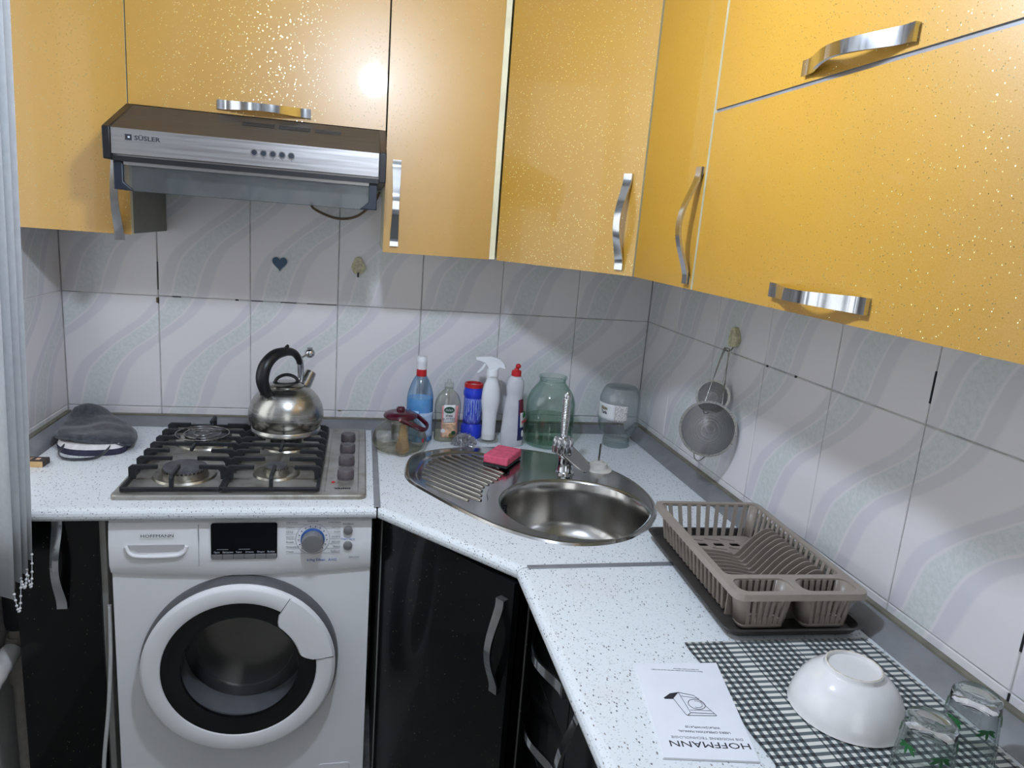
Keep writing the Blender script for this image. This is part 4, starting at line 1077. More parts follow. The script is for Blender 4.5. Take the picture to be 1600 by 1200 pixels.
# blue powder canister
c = (-.584, -.090, CT + .0003)
b_ = thing('powder_canister', 'bright blue scouring powder canister with red rim, between soap and spray bottle', 'canister', c)
lath(c, [(0, 0), (.0315, 0), (.033, .003), (.033, .036), (.0285, .042), (.0275, .046), (.0275, .128), (.0305, .134), (.031, .146), (.0285, .152), (.0285, .160), (0, .160)], 'canister_body', 'canister_blue', b_)
lath(c, [(.0225, .1595), (.0292, .1595), (.0292, .170), (.0275, .172), (.0235, .172), (.0225, .166)], 'rim', 'red_plastic', b_)
lath(c, [(0, .160), (.0226, .160), (.0226, .1655), (0, .1665)], 'lid', 'white_plastic', b_)
patch(b_, c, .0275, .047, .127, radians(180), radians(360), 'canister_print', 'label', n=20)
for i in range(9):
    a = radians(205 + i * 16)
    build(MB().tube([(c[0] + .0282 * cos(a), c[1] + .0282 * sin(a), c[2] + .060 + .012 * (i % 3)), (c[0] + .0282 * cos(a), c[1] + .0282 * sin(a), c[2] + .124)], .0008, 6), 'groove', 'label_lightblue', parent=b_)
# spray bottle
c = (-.538, -.138, CT + .0003)
b_ = thing('spray_bottle', 'slim white trigger spray bottle between blue canister and dish soap', 'bottle', c)
lath(c, [(0, 0), (.030, 0), (.0325, .003), (.032, .010), (.023, .022), (.022, .024)], 'base', 'clear_plastic', b_, sy=.8)
zs = [(.021, .022), (.021, .05), (.0225, .085), (.027, .115), (.0285, .135), (.026, .165), (.0195, .187), (.0175, .195), (.0172, .208)]
lath(c, [(0, .008), (.020, .008)] + [(p.x, p.y) for p in spline([(a, b2, 0) for a, b2 in zs], 3)] + [(0, .208)], 'bottle_body', 'white_plastic', b_, sy=.8)
lath(c, [(0, .206), (.0185, .206), (.0185, .224), (.016, .228), (0, .228)], 'collar', 'white_plastic', b_)
hdp = [(-.052, .252), (-.052, .262), (-.006, .266), (.020, .260), (.034, .246), (.040, .234), (.038, .230), (.020, .234), (.016, .226), (-.012, .226), (-.016, .236), (-.026, .246)]
build(MB().prism(hdp, -.011, .011, M=frame((c[0], c[1], c[2]), (.97, -.2, 0), (0, 0, 1))), 'spray_head', 'white_plastic', parent=b_, bevel=.004)
build(MB().prism([(-.018, .244), (-.026, .246), (-.034, .230), (-.046, .216), (-.047, .212), (-.040, .212), (-.028, .224)], -.006, .006, M=frame((c[0], c[1], c[2]), (.97, -.2, 0), (0, 0, 1))), 'trigger', 'white_plastic', parent=b_, bevel=.002)
# dish soap bottle
c = (-.471, -.168, CT + .0003)
b_ = thing('dish_soap_bottle', 'milky white dish soap bottle with red flip cap and dark label', 'bottle', c)
zs = [(0, 0), (.032, 0), (.035, .004), (.0345, .04), (.031, .09), (.0275, .13), (.0245, .152), (.0255, .165), (.027, .180), (.025, .198), (.018, .212), (.0135, .216), (.0125, .220)]
prof = zs[:3] + [(p.x, p.y) for p in spline([(a, b2, 0) for a, b2 in zs[3:]], 3)]
lath(c, shell(prof, .0012)[1:-1], 'bottle_body', 'milky_plastic', b_, sy=.78)
lath(c, [(0, .002), (.033, .002), (.033, .045), (0, .045)], 'liquid', 'blue_liquid', b_, sy=.75)
cp = lath(c, [(0, .216), (.0148, .216), (.0148, .230), (.013, .232), (.008, .233), (.006, .239), (0, .239)], 'cap', 'red_plastic', b_)
build(MB().lathe([(.0085 * sin(pi * i / 8), -.0075 * cos(pi * i / 8)) for i in range(9)], (c[0] + .004, c[1], c[2] + .245), 16), 'flip_nozzle', 'red_plastic', parent=cp, smooth=60)
patch(b_, c, 0, .020, .145, radians(290), radians(372), 'label_navy', 'label', rf=rf1, sy=.78, n=12)
patch(b_, c, 0, .098, .146, radians(296), radians(360), 'label_maroon', 'label_top', rf=rf1, sy=.78, lift=.0012)
patch(b_, c, 0, .060, .105, radians(305), radians(372), 'label_white', 'label_panel', rf=rf1, sy=.78, lift=.0013)
ap = radians(322)
Mf = frame((c[0] + .0345 * cos(ap), c[1] + .0345 * sin(ap) * .78 - .0005, CT + .078), (-sin(ap), cos(ap) * .78, .12), (0, 0, 1))
text('FAIRY', .013, Mf @ Matrix.Translation((.004, 0, .0022)), 'red_plastic', b_, bold=.0004, xs=.8)
build(MB().prism(smooth2([(-.006, -.006), (.006, -.004), (.004, .010), (-.001, .014)], 3), 0, .0006, M=Mf @ Matrix.Translation((.004, .020, .0018))), 'leaf_mark', 'leaf_green', parent=b_)
build(MB().prism([(.006 * cos(2 * pi * i / 16), .011 * sin(2 * pi * i / 16)) for i in range(16)], 0, .0006, M=Mf @ Matrix.Translation((-.005, -.036, .0012))), 'label_drop', 'label_white', parent=b_)
# big jar with water
c = (-.351, -.150, CT + .0003)
b_ = thing('glass_jar', 'big greenish three-litre glass jar half full of water behind the tap', 'jar', c)
zs = [(.070, .004), (.0745, .012), (.0755, .03), (.0755, .120), (.0735, .140), (.065, .163), (.051, .182), (.0425, .193), (.0405, .200), (.0405, .208)]
sp_ = [(p.x, p.y) for p in spline([(a, b2, 0) for a, b2 in zs], 3)]
prof = [(0, .004), (.05, .002), (.060, 0), (.068, .001)] + sp_ + [(.0435, .209), (.0440, .213), (.0425, .216)]
inn = [(.0390, .216), (.0385, .20)] + [(r - .0028, z) for r, z in sp_[::-1][2:]] + [(.055, .007), (0, .0085)]
lath(c, prof + inn, 'glass', 'jar_glass', b_, 48)
lath(c, [(0, .0092), (.055, .0078), (.066, .0095)] + [(r - .0031, z) for r, z in sp_ if .011 < z < .088] + [(.0724, .088), (0, .088)], 'water', 'water_greenish', b_, 48)
# inverted jar
c = (-.128, -.155, CT + .0003)
b_ = thing('glass_jar', 'clear glass jar turned upside down in the corner, with a paper label', 'jar', c)
zs = [(.0415, .004), (.0415, .030), (.045, .036), (.056, .050), (.0635, .075), (.0645, .10), (.0645, .135), (.0635, .155), (.057, .176), (.050, .188), (.045, .192)]
sp_ = [(p.x, p.y) for p in spline([(a, b2, 0) for a, b2 in zs], 3)]
prof = [(.0425, 0), (.0440, .002)] + sp_ + [(.040, .1925), (.034, .190), (0, .189)]
inn = [(0, .1855), (.034, .1865), (.043, .187)] + [(r - .0026, z) for r, z in sp_[::-1][3:]] + [(.0385, 0)]
lath(c, prof + inn, 'glass', 'jar_glass_clear', b_, 48)
for z in (.010, .017, .024):
    build(torus(MB(), (c[0], c[1], c[2] + z), .0418, .0009, seg=40, ss=6), 'thread', 'jar_glass_clear', parent=b_, smooth=180)
patch(b_, c, .0645, .092, .142, radians(170), radians(238), 'label_white', 'label')
patch(b_, c, .0645, .092, .142, radians(238), radians(272), 'jar_label_print', 'label_text')
ang = radians(205)
Mf = frame((c[0] + .0652 * cos(ang), c[1] + .0652 * sin(ang), c[2] + .123), (-sin(ang), cos(ang), 0), (0, 0, 1))
text('Bizim', .014, Mf @ Matrix.Translation((0, .004, .0006)), 'label_olive', b_, bold=.0003, xs=.8)
text('Tarla', .014, Mf @ Matrix.Translation((0, -.009, .0006)), 'ink_dark', b_, bold=.0003, xs=.8)

# ------------------------------------------------------------------ teapot
c = (-.812, -.222, CT + .0003)
T = thing('teapot', 'squat glass teapot with burgundy lid and handle beside the hob', 'teapot', c)
zs = [(.058, .002), (.070, .008), (.077, .022), (.077, .036), (.070, .056), (.058, .070), (.046, .078), (.040, .084), (.039, .094), (.044, .104)]
sp_ = [(p.x, p.y) for p in spline([(a, b2, 0) for a, b2 in zs], 4)]
lath(c, [(0, .001)] + sp_ + [(r - .0016, z + (.0015 if i == len(sp_) - 1 else 0)) for i, (r, z) in enumerate(sp_[::-1])][0:] + [(0, .003)], 'glass_body', 'tea_glass', T, 48)
lath(c, [(0, .028), (.022, .028), (.024, .030), (.026, .085), (.037, .100), (.0365, .1005), (.0255, .086), (.0235, .031), (0, .030)], 'infuser', 'brushed_steel', T, 40)
lidp = build(MB().lathe([(0, .1005), (.045, .1005), (.0465, .103), (.044, .107), (.030, .112), (.012, .115), (0, .1155)], c, 40), 'lid', 'burgundy_plastic', parent=T, smooth=40)
build(MB().lathe([(0, .114), (.012, .115), (.0125, .121), (.009, .125), (0, .126)], c, 20), 'lid_knob', 'burgundy_plastic', parent=lidp, smooth=50)
cv = Vector(c)
hdir = Vector((.90, -.30, 0)).normalized(); hs = Vector((-hdir.y, hdir.x, 0))
pth = spline([cv + hs * -.044 + hdir * .012 + Vector((0, 0, .099)), cv + hs * -.036 + hdir * .045 + Vector((0, 0, .085)), cv + hs * -.024 + hdir * .072 + Vector((0, 0, .072)), cv + hdir * .078 + Vector((0, 0, .069)), cv + hs * .024 + hdir * .072 + Vector((0, 0, .074)), cv + hs * .036 + hdir * .045 + Vector((0, 0, .090)), cv + hs * .044 + hdir * .012 + Vector((0, 0, .102))], 6)
build(MB().tube(pth, .0075, 10, flat=.5), 'handle', 'burgundy_plastic', parent=T, smooth=60)
build(torus(MB(), (c[0], c[1], c[2] + .099), .0445, .004, seg=44), 'handle_collar', 'burgundy_plastic', parent=T, smooth=180)
pin = cv + hs * -.049 + hdir * .012 + Vector((0, 0, .099))
build(MB().lathe([(.003 * sin(pi * i / 6), -.003 * cos(pi * i / 6)) for i in range(7)], tuple(pin), 10), 'pin', 'label_pink', parent=T, smooth=60)
sd = Vector((.06, -1, 0)).normalized()
build(MB().tube(spline([cv + sd * .056 + Vector((0, 0, .022)), cv + sd * .076 + Vector((0, 0, .030)), cv + sd * .080 + Vector((0, 0, .050)), cv + sd * .076 + Vector((0, 0, .072)), cv + sd * .070 + Vector((0, 0, .092))], 5), [.0195 - .0105 * min(1, max(0, (i - 4) / 14)) for i in range(21)], 16), 'spout', 'stained_glass', parent=T, smooth=60)
aa = radians(-35)
build(MB().lathe([(0, 0), (.006, 0), (.006, .0006), (0, .0006)], (0, 0, 0), 16, M=frame(cv + Vector((.0768 * cos(aa), .0768 * sin(aa), .040)), (-sin(aa), cos(aa), 0), (0, 0, 1))), 'sticker', 'red_plastic', parent=T)

# ------------------------------------------------------------------ scourer, sponge
rs = random.Random(3); pts = []
for i in range(1500):
    a = rs.uniform(0, 2 * pi); e = rs.uniform(-.2, 1.0); r = (1 - max(e, 0) ** 2) ** .5 * rs.uniform(.75, 1)
    pts.append((-.617 + .037 * r * cos(a), -.176 + .026 * r * sin(a), CT + .0018 + .030 * max(e, .0) * rs.uniform(.7, 1) + (.002 if e > 0 else 0)))
sc_ = MB()
i = 0
while i < 1494:
    p = [Vector(q) for q in pts[i:i + 4]]
    # short springy curls
    base_ = p[0]; rr = rs.uniform(.003, .006); ax = Vector((rs.gauss(0, 1), rs.gauss(0, 1), rs.gauss(0, 1))).normalized()
    u_ = ax.orthogonal().normalized(); w_ = ax.cross(u_)
    q = [base_ + u_ * rr * cos(t * .9) + w_ * rr * sin(t * .9) + ax * t * .0006 for t in range(9)]
    q = [Vector((x.x, x.y, max(x.z, CT + .0008))) for x in q]
    sc_.tube(q, .0007, 3); i += 5
tag(build(sc_, 'steel_scourer', 'wool_steel', origin=(-.617, -.176, CT)), 'tangled steel wire scourer at the edge of the sink drainer', 'scourer')
sg = thing('sponge', 'pink kitchen sponge with dark scouring side lying on the drainer', 'sponge', (-.532, -.345, CT + .002), radians(-33))
build(MB().box(-.036, .036, -.055, .055, .0042, .011), 'scouring_pad', 'scour_dark', parent=sg, local=True, bevel=.002)
build(MB().box(-.036, .036, -.055, .055, .0112, .034), 'foam', 'sponge_pink', parent=sg, local=True, bevel=.004)

# ------------------------------------------------------------------ dish rack and tray
RC = Vector((-.180, -1.037, CT)); RZ = radians(-3)
ty = thing('drip_tray', 'shallow dark brown drip tray under the dish rack', 'tray', (RC.x, RC.y, CT + .006), RZ)
t_ = MB()
def ringz(x0, x1, y0, y1, r, z): return [(x, y, z) for x, y in rrect(x0, x1, y0, y1, r, 5)]
tl = [ringz(-.118, .118, -.196, .196, .02, .0), ringz(-.126, .126, -.205, .205, .025, .014), ringz(-.130, .130, -.209, .209, .026, .015), ringz(-.130, .130, -.209, .209, .026, .013), ringz(-.1245, .1245, -.2035, .2035, .024, .012)]
tl = [ringz(-.118, .118, -.196, .196, .02, .0), ringz(-.1265, .1265, -.2055, .2055, .025, .0145), ringz(-.130, .130, -.209, .209, .026, .0155), ringz(-.1235, .1235, -.2025, .2025, .024, .0155), ringz(-.1155, .1155, -.1935, .1935, .02, .0025)]
k = len(tl[0])
for a, b2 in zip(tl[:-1], tl[1:]): t_.add(a + b2, [(j, (j + 1) % k, k + (j + 1) % k, k + j) for j in range(k)])
t_.add(tl[0], [tuple(range(k - 1, -1, -1))]); t_.add(tl[-1], [tuple(range(k))])
build(t_, 'tray_body', 'tray_plastic', parent=ty, local=True, smooth=40)
for i in range(7):
    build(MB().box(-.095, .095, -.15 + i * .05 - .002, -.15 + i * .05 + .002, .0022, .0040), 'tray_rib', 'tray_plastic', parent=ty, local=True)
rk = thing('dish_rack', 'empty beige plastic dish rack with plate ribs and two cutlery cups', 'dish rack', (RC.x + .002, RC.y, CT + .0087), RZ)
# local: x to the wall, y away from the camera; rim at top
RW, RL, RT = .122, .203, .077
def band(mb, loops):
    k = len(loops[0])
    for a, b2 in zip(loops[:-1], loops[1:]): mb.add(a + b2, [(j, (j + 1) % k, k + (j + 1) % k, k + j) for j in range(k)])
# rim: flat frame with openings for main basket and cups
YC = -RL + .062          # divider between basket and cutlery cups
rim = MB()
outer = rrect(-RW, RW, -RL, RL, .018); main = rrect(-RW + .012, RW - .012, YC + .008, RL - .012, .012)
cupA = rrect(-RW + .013, -.007, -RL + .012, YC - .006, .016); cupB = rrect(.007, RW - .013, -RL + .012, YC - .006, .016)
for z in (RT, RT - .004):
    rim.add(*loop_fill([[(x, y, z) for x, y in L_] for L_ in (outer, main, cupA, cupB)]))
for L_ in (main, cupA, cupB): band(rim, [[(x, y, RT) for x, y in L_], [(x, y, RT - .004) for x, y in L_]])
band(rim, [[(x, y, RT) for x, y in outer], [(x, y, RT - .011) for x, y in rrect(-RW - .002, RW + .002, -RL - .002, RL + .002, .019)], [(x, y, RT - .011) for x, y in outer], [(x, y, RT - .004) for x, y in outer]])
build(rim, 'rim', 'rack_plastic', parent=rk, local=True, smooth=40)
# floor of the basket with slots (grid pieces)
fz0, fz1 = .004, .0065
bx0, bx1, by0, by1 = -RW + .024, RW - .024, YC + .016, RL - .024
fl = MB(); holes = []
for r_ in range(4):
    for q in range(4):
        cx = bx0 + .028 + q * .037 + (.006 if r_ % 2 else 0); cy = by1 - .022 - r_ * .022
        if r_ % 2 == 0: holes.append([(cx - .016, cy + .004), (cx + .013, cy - .007), (cx + .015, cy - .002), (cx - .014, cy + .009)])
        else: holes.append(rrect(cx - .0115, cx + .0115, cy - .0075, cy + .0075, .004, 2))
base_l = rrect(bx0, bx1, by0, by1, .012)
for z in (fz0, fz1): fl.add(*loop_fill([[(x, y, z) for x, y in base_l]] + [[(x, y, z) for x, y in h_] for h_ in holes]))
for h_ in holes: band(fl, [[(x, y, fz0) for x, y in h_], [(x, y, fz1) for x, y in h_]])
band(fl, [[(x, y, fz0) for x, y in base_l], [(x, y, fz1) for x, y in base_l]])
build(fl, 'basket_floor', 'rack_plastic', parent=rk, local=True)
# wall slats
def slat(p, q, w, t=.003):
    p = Vector(p); q = Vector(q); d_ = (q - p).normalized(); wv = Vector(w)
    nn = d_.cross(wv.normalized()).normalized() * t / 2; wv = wv / 2
    m = MB(); m.add([p - wv - nn, p + wv - nn, p + wv + nn, p - wv + nn, q - wv - nn, q + wv - nn, q + wv + nn, q - wv + nn], [(0, 1, 2, 3), (4, 7, 6, 5), (0, 4, 5, 1), (1, 5, 6, 2), (2, 6, 7, 3), (3, 7, 4, 0)])
    return build(m, 'slat', 'rack_plastic', parent=rk, local=True)
for i in range(9):
    x = -.088 + i * .022
    slat((x * .88, by1 - .001, fz1 - .002), (x, RL - .0125, RT - .003), (.0085, 0, 0))
for sx in (-1, 1):
    for i in range(17):
        y = RL - .028 - i * .0185
        if y < YC + .012: break
        slat((sx * (bx1 + .001), y * .97, fz1 - .002), (sx * (RW - .0125), y, RT - .003), (0, .0085, 0))
for sx in (-1, 1):     # rounded corners of the basket
    cm = MB(); 
    lo = [(sx * (bx1 - .012 + .013 * cos(a)), by1 - .012 + .013 * sin(a), fz1 - .002) for a in [radians(90 * i / 5) for i in range(6)]]
    hi = [(sx * (RW - .0245 + .0125 * cos(a)), RL - .0245 + .0125 * sin(a), RT - .003) for a in [radians(90 * i / 5) for i in range(6)]]
    cm.add(lo + hi, [(i, i + 1, 7 + i, 6 + i) for i in range(5)])
    build(cm, 'corner_wall', 'rack_plastic', parent=rk, local=True, smooth=60, solid=.003)
# plate ribs: curved fins from the left floor edge up to the wall side
for i in range(12):
    y = by1 - .098 - i * .0165
    if y < YC + .012: break
    pr = [(-.094, .018), (-.06, .022), (-.02, .0195), (.012, .0125), (.022, .013), (.050, .046), (.074, .066), (.090, .069), (.101, .062)]
    pt = [Vector((q.x, y, q.y)) for q in spline([(a, b2, 0) for a, b2 in pr], 3)]
    m = MB(); n = len(pt)
    lo = [Vector((p.x, p.y, max(.0062, p.z - .012 - .3 * max(0, p.x - .02)))) for p in pt]
    vs = []
    for p, q in zip(pt, lo): vs += [p + Vector((0, -.0011, 0)), p + Vector((0, .0011, 0)), q + Vector((0, .0014, 0)), q + Vector((0, -.0014, 0))]
    fs = [(0, 1, 2, 3), tuple(4 * (n - 1) + j for j in (3, 2, 1, 0))]
    for j in range(n - 1):
        for e in range(4): fs.append((4 * j + e, 4 * j + (e + 1) % 4, 4 * j + 4 + (e + 1) % 4, 4 * j + 4 + e))
    m.add(vs, fs)
    build(m, 'plate_rib', 'rack_plastic', parent=rk, local=True)
# divider wall and cutlery cups
build(MB().box(-RW + .016, RW - .016, YC - .002, YC + .001, .006, RT - .003), 'divider', 'rack_plastic', parent=rk, local=True)
for L_, cx in ((cupA, -.0585), (cupB, .0585)):
    cy = (-RL + .012 + YC - .006) / 2
    lo = [(cx + (x - cx) * .80, cy + (y - cy) * .78, .0055) for x, y in L_]; mid = [(cx + (x - cx) * .82, cy + (y - cy) * .80, .013) for x, y in L_]
    cup = MB(); cup.add(lo, [tuple(range(len(lo)))]); band(cup, [lo, mid])
    c_ = build(cup, 'cutlery_cup', 'rack_plastic', parent=rk, local=True, smooth=40, solid=.002)
    # posts between the slots, on all sides
    n = len(L_); per = []
    for j in range(n):
        a_, b2 = Vector(L_[j]), Vector(L_[(j + 1) % n]); per.append((a_, b2))
    hi = [(x, y, RT - .003) for x, y in L_]
    for side in (0, 1):
        for q in range(7):
            xx = cx - .036 + q * .012; yy = (-RL + .012) if side == 0 else (YC - .006)
            slat((cx + (xx - cx) * .82, cy + (yy - cy) * .80, .012), (xx, yy, RT - .003), (.0062, 0, 0), .0025)
    for ex in (-1, 1):
        w_ = .0515
        m = MB(); hx2 = cx + ex * (abs(L_[0][0] - cx) if False else (max(p[0] for p in L_) - cx)); 
        top = [p for p in hi if (p[0] - cx) * ex > .030]; top.sort(key=lambda p: p[1])
        bot = [(cx + (x - cx) * .82, cy + (y - cy) * .80, .012) for x, y, z in top]; n2 = len(top)
        m.add(bot + top, [(j, j + 1, n2 + j + 1, n2 + j) for j in range(n2 - 1)])
        build(m, 'cup_end', 'rack_plastic', parent=rk, local=True, smooth=60, solid=.0025)

# ------------------------------------------------------------------ towel, bowl, glasses, booklet
def sheet(name, mats, corners, nx, ny, h, uvs, thick, origin, amp=.001, seed=1):
    rs = random.Random(seed); mb = MB(); mb.uv = []
    p00, p10, p11, p01 = [Vector(p) for p in corners]
    ph = [rs.uniform(0, 6) for _ in range(6)]
    for j in range(ny + 1):
        for i in range(nx + 1):
            s_, t_ = i / nx, j / ny
            p = (p00 * (1 - s_) + p10 * s_) * (1 - t_) + (p01 * (1 - s_) + p11 * s_) * t_
            z = h + amp * (sin(7 * s_ + ph[0] + 3 * t_) + sin(11 * t_ + ph[1]) + .6 * sin(19 * s_ + 13 * t_ + ph[2]) + 2.6) * .5
            e = .0015 * sin(30 * t_ + ph[3]) * (1 if i in (0, nx) else 0)
            mb.v.append((p.x + e, p.y, p.z + z)); mb.uv.append((s_ * uvs[0], t_ * uvs[1]))
    for j in range(ny):
        for i in range(nx): mb.f.append((j * (nx + 1) + i, j * (nx + 1) + i + 1, (j + 1) * (nx + 1) + i + 1, (j + 1) * (nx + 1) + i)); mb.m.append(0)
    o = build(mb, name, mats, origin=origin, smooth=180)
    md = o.modifiers.new('solid', 'SOLIDIFY'); md.thickness = thick; md.offset = 1
    return o
tw = sheet('kitchen_towel', 'gingham_cotton', [(-.398, -1.70, CT), (-.058, -1.70, CT), (-.060, -1.245, CT), (-.392, -1.232, CT)], 40, 56, .0004, (.335, .46), .0015, (-.23, -1.45, CT), .0007, 4)
tag(tw, 'dark green and white checked kitchen towel spread on the worktop', 'towel')
# upturned bowl
c = (-.227, -1.4165, CT + .0042)
bw = thing('porcelain_bowl', 'white porcelain bowl lying upside down on the checked towel', 'bowl', c)
zs = [(.0800, .0005), (.0790, .004), (.0760, .018), (.0690, .035), (.0585, .050), (.0465, .060), (.0405, .0635)]
sp_ = [(p.x, p.y) for p in spline([(a, b2, 0) for a, b2 in zs], 4)]
lath(c, sp_ + [(.0395, .0655), (.0388, .0705), (.0370, .0710), (.0357, .0705), (.0350, .0660), (.02, .0650), (0, .0650), (0, .0615), (.033, .061)] + [(r - .0035, max(.0005, z - .002)) for r, z in sp_[::-1][4:]], 'bowl_body', 'porcelain', bw, 64, sm=50)
build(torus(MB(), (c[0], c[1], c[2] + .0706), .0371, .0011, seg=56, ss=6), 'foot_edge', 'worn_foot', parent=bw, smooth=180)
def leafset(par, c, Rf, ang, zc_, sc=1.0):
    for k_, (da, ln, rot) in enumerate(((0, .016, -90), (.0, .018, -140), (0, .018, -40), (0, .014, -165), (0, .014, -15))):
        pts = [(0, 0), (.35, .16), (.7, .14), (1, 0), (.7, -.10), (.35, -.13)]
        m = MB(); vs = []
        cr_, sr_ = cos(radians(rot)), sin(radians(rot))
        for lay in (0.0004, .0009):
            for x, y in pts:
                x *= ln * sc; y *= ln * sc
                a_ = x * cr_ - y * sr_; z_ = x * sr_ + y * cr_
                zz = zc_ + z_; rr = Rf(zz) + lay; an = ang + a_ / rr
                vs.append((c[0] + rr * cos(an), c[1] + rr * sin(an), c[2] + zz))
        n = len(pts); m.add(vs, [tuple(range(n)), tuple(range(2 * n - 1, n - 1, -1))] + [(i, (i + 1) % n, n + (i + 1) % n, n + i) for i in range(n)])
        build(m, 'leaf_print', 'leaf_green', parent=par)
def tumbler(c, label, h=.088, rt=.029, rb=.036):
    g = thing('tumbler', label, 'glass', c, group='upturned tumblers on the towel')
    outp = [(rb, 0), (rb, .002), (rb - .001, .02), (rt + .0008, h - .0125)]
    inp = [(rt - .0020, h - .0125), (rb - .004, .02), (rb - .003, 0)]
    build(MB().lathe(outp + inp, c, 48, closed=True), 'glass', 'tumbler_glass', parent=g, smooth=50)
    lath(c, [(0, h - .0120), (rt - .004, h - .0120), (rt + .0007, h - .0120), (rt, h - .004), (rt - .003, h), (rt - .008, h - .001), (rt - .013, h - .0055), (0, h - .0065)], 'base', 'thick_glass', g, 48, sm=50)
    Rf = lambda z: rb + (rt - rb) * min(1, max(0, z / h))
    for q in range(5):
        leafset(g, c, Rf, radians(-118 + q * 72 + 14), h * (.66 if q % 2 == 0 else .76), 0.9)
    return g
tumbler((-.222, -1.553, CT + .0042), 'upturned glass tumbler with green leaf print, next to the white bowl')
tumbler((-.1235, -1.520, CT + .0042), 'upturned glass tumbler with green leaf print, next to the right wall', .094)
# cut-glass dish at the frame edge
c = (-.185, -1.640, CT + .0042)
g = thing('cut_glass', 'small upturned cut-glass cup in front of the two tumblers', 'glass', c)
m = MB(); vs = []; fs = []; seg = 36
pr = [(.040, 0), (.040, .004), (.038, .03), (.033, .058), (.026, .064), (.012, .066), (0.0005, .066), (.0005, .061), (.024, .059), (.030, .054), (.035, .03), (.037, 0)]
for r, z in pr:
    for i in range(seg):
        rr = r + (.0012 if (i % 3 == 0 and r > .03) else 0); a = 2 * pi * i / seg
        vs.append((c[0] + rr * cos(a), c[1] + rr * sin(a), c[2] + z))
for j in range(len(pr)):
    k = (j + 1) % len(pr)
    for i in range(seg): fs.append((j * seg + i, j * seg + (i + 1) % seg, k * seg + (i + 1) % seg, k * seg + i))
m.add(vs, fs); build(m, 'glass', 'tumbler_glass', parent=g)
# booklet
BK = thing('booklet', 'white washing machine manual lying upside down beside the checked towel', 'booklet', (-.455, -1.385, CT))
cor = [(-.538, -1.478), (-.412, -1.499), (-.366, -1.292), (-.502, -1.283)]
build(MB().prism([(x, y) for x, y in cor], CT + .0003, CT + .0020), 'pages', 'label_white', parent=BK, bevel=.0004)
build(MB().prism([(x + .001 * (1 if x < -.45 else -1), y) for x, y in cor], CT + .0021, CT + .0034), 'cover', 'paper', parent=BK, bevel=.0004)
# cover frame: printed text reads from the far side
ex = (Vector((-.538, -1.478, 0)) - Vector((-.412, -1.499, 0))).normalized()
ey = (Vector((-.412, -1.499, 0)) - Vector((-.366, -1.292, 0))).normalized()
cc = Vector((-.4545, -1.388, CT + .0036))
Mb = frame(cc, ex, ey)
def bt(s, size, x, y, m_='ink_dark', bold=0, xs=1.0, al='CENTER'): text(s, size, Mb @ Matrix.Translation((x, y, 0)), m_, BK, bold=bold, depth=.0001, xs=xs, align=al)
bt('HOFFMANN', .0155, -.002, .076, 'ink_dark', 0, 1.3)
bt('DIE MODERNE TECHNOLOGIE', .0062, -.002, .064, 'ink_grey', 0, 1.15)
bt("USER'S OPERATION MANUAL", .0055, -.002, .052, 'ink_dark')
bt('WFL412W/WFL412S', .0055, -.002, .043, 'ink_dark')
bt('Before operating this unit, please read this manual thoroughly,', .0032, 0, -.083, 'ink_dark')
bt('and retain for future reference', .0032, -.016, -.0875, 'ink_dark')
def bl(pts, r=.0004):
    build(MB().tube([Mb @ Vector((x, y, .0002)) for x, y in pts], r, 4), 'drawing_line', 'ink_dark', parent=BK)
bl([(-.030, .018), (.012, .020), (.014, .018), (.026, -.026), (.012, -.030)]); bl([(-.030, .018), (-.028, .014), (-.010, -.024), (.012, -.030)])
bl([(.012, -.030), (.006, .014), (-.028, .014)]); bl([(.006, .014), (.012, .020)], .0004)
bl([(-.016, -.018), (.010, -.022)], .0003); bl([(.005, .008), (-.024, .008)], .0003)
bl([(-.008 + .012 * cos(2 * pi * i / 24), -.005 + .011 * sin(2 * pi * i / 24)) for i in range(25)], .0004)
bl([(-.008 + .008 * cos(2 * pi * i / 18 + 1), -.005 + .0075 * sin(2 * pi * i / 18 + 1)) for i in range(12)], .0003)
build(MB().prism([(.026, -.026), (.012, -.030), (.024, -.0145), (.036, -.014), (.037, -.016)], .0, .0003, M=Mb), 'drawing_fill', 'ink_dark', parent=BK)

# ------------------------------------------------------------------ felt bag and matchbox
fbg = thing('felt_bag', 'dark grey felt cloth bag crumpled in the left corner of the worktop', 'bag', (-1.62, -.19, CT))
top_o = [(-1.703, -.12), (-1.700, -.066), (-1.660, -.046), (-1.610, -.075), (-1.540, -.140), (-1.505, -.235), (-1.525, -.285), (-1.610, -.296), (-1.680, -.268), (-1.702, -.20)]
O2 = smooth2(top_o, 5); cxy = Vector((-1.632, -.185))
m = MB(); n = len(O2); ringsn = 9
def bag_h(x, y):
    return .043 + .034 * math.exp(-(((x + 1.672) / .045) ** 2 + ((y + .085) / .055) ** 2)) + .006 * math.exp(-(((x + 1.60) / .05) ** 2 + ((y + .20) / .08) ** 2)) + .0025 * sin(60 * x + 20 * y) - .012 * max(0, (x + 1.60) / .09) + .0015 * sin(90 * y - 40 * x)
for q in range(ringsn):
    f_ = 1 - q / ringsn
    for x, y in O2:
        px, py = cxy.x + (x - cxy.x) * f_, cxy.y + (y - cxy.y) * f_
        m.v.append((px, py, CT + bag_h(px, py) - (.010 * (f_ > .97))))
m.v.append((cxy.x, cxy.y, CT + bag_h(cxy.x, cxy.y)))
for q in range(ringsn - 1):
    for i in range(n): m.f.append((q * n + i, q * n + (i + 1) % n, (q + 1) * n + (i + 1) % n, (q + 1) * n + i)); m.m.append(0)
for i in range(n): m.f.append(((ringsn - 1) * n + i, (ringsn - 1) * n + (i + 1) % n, ringsn * n)); m.m.append(0)
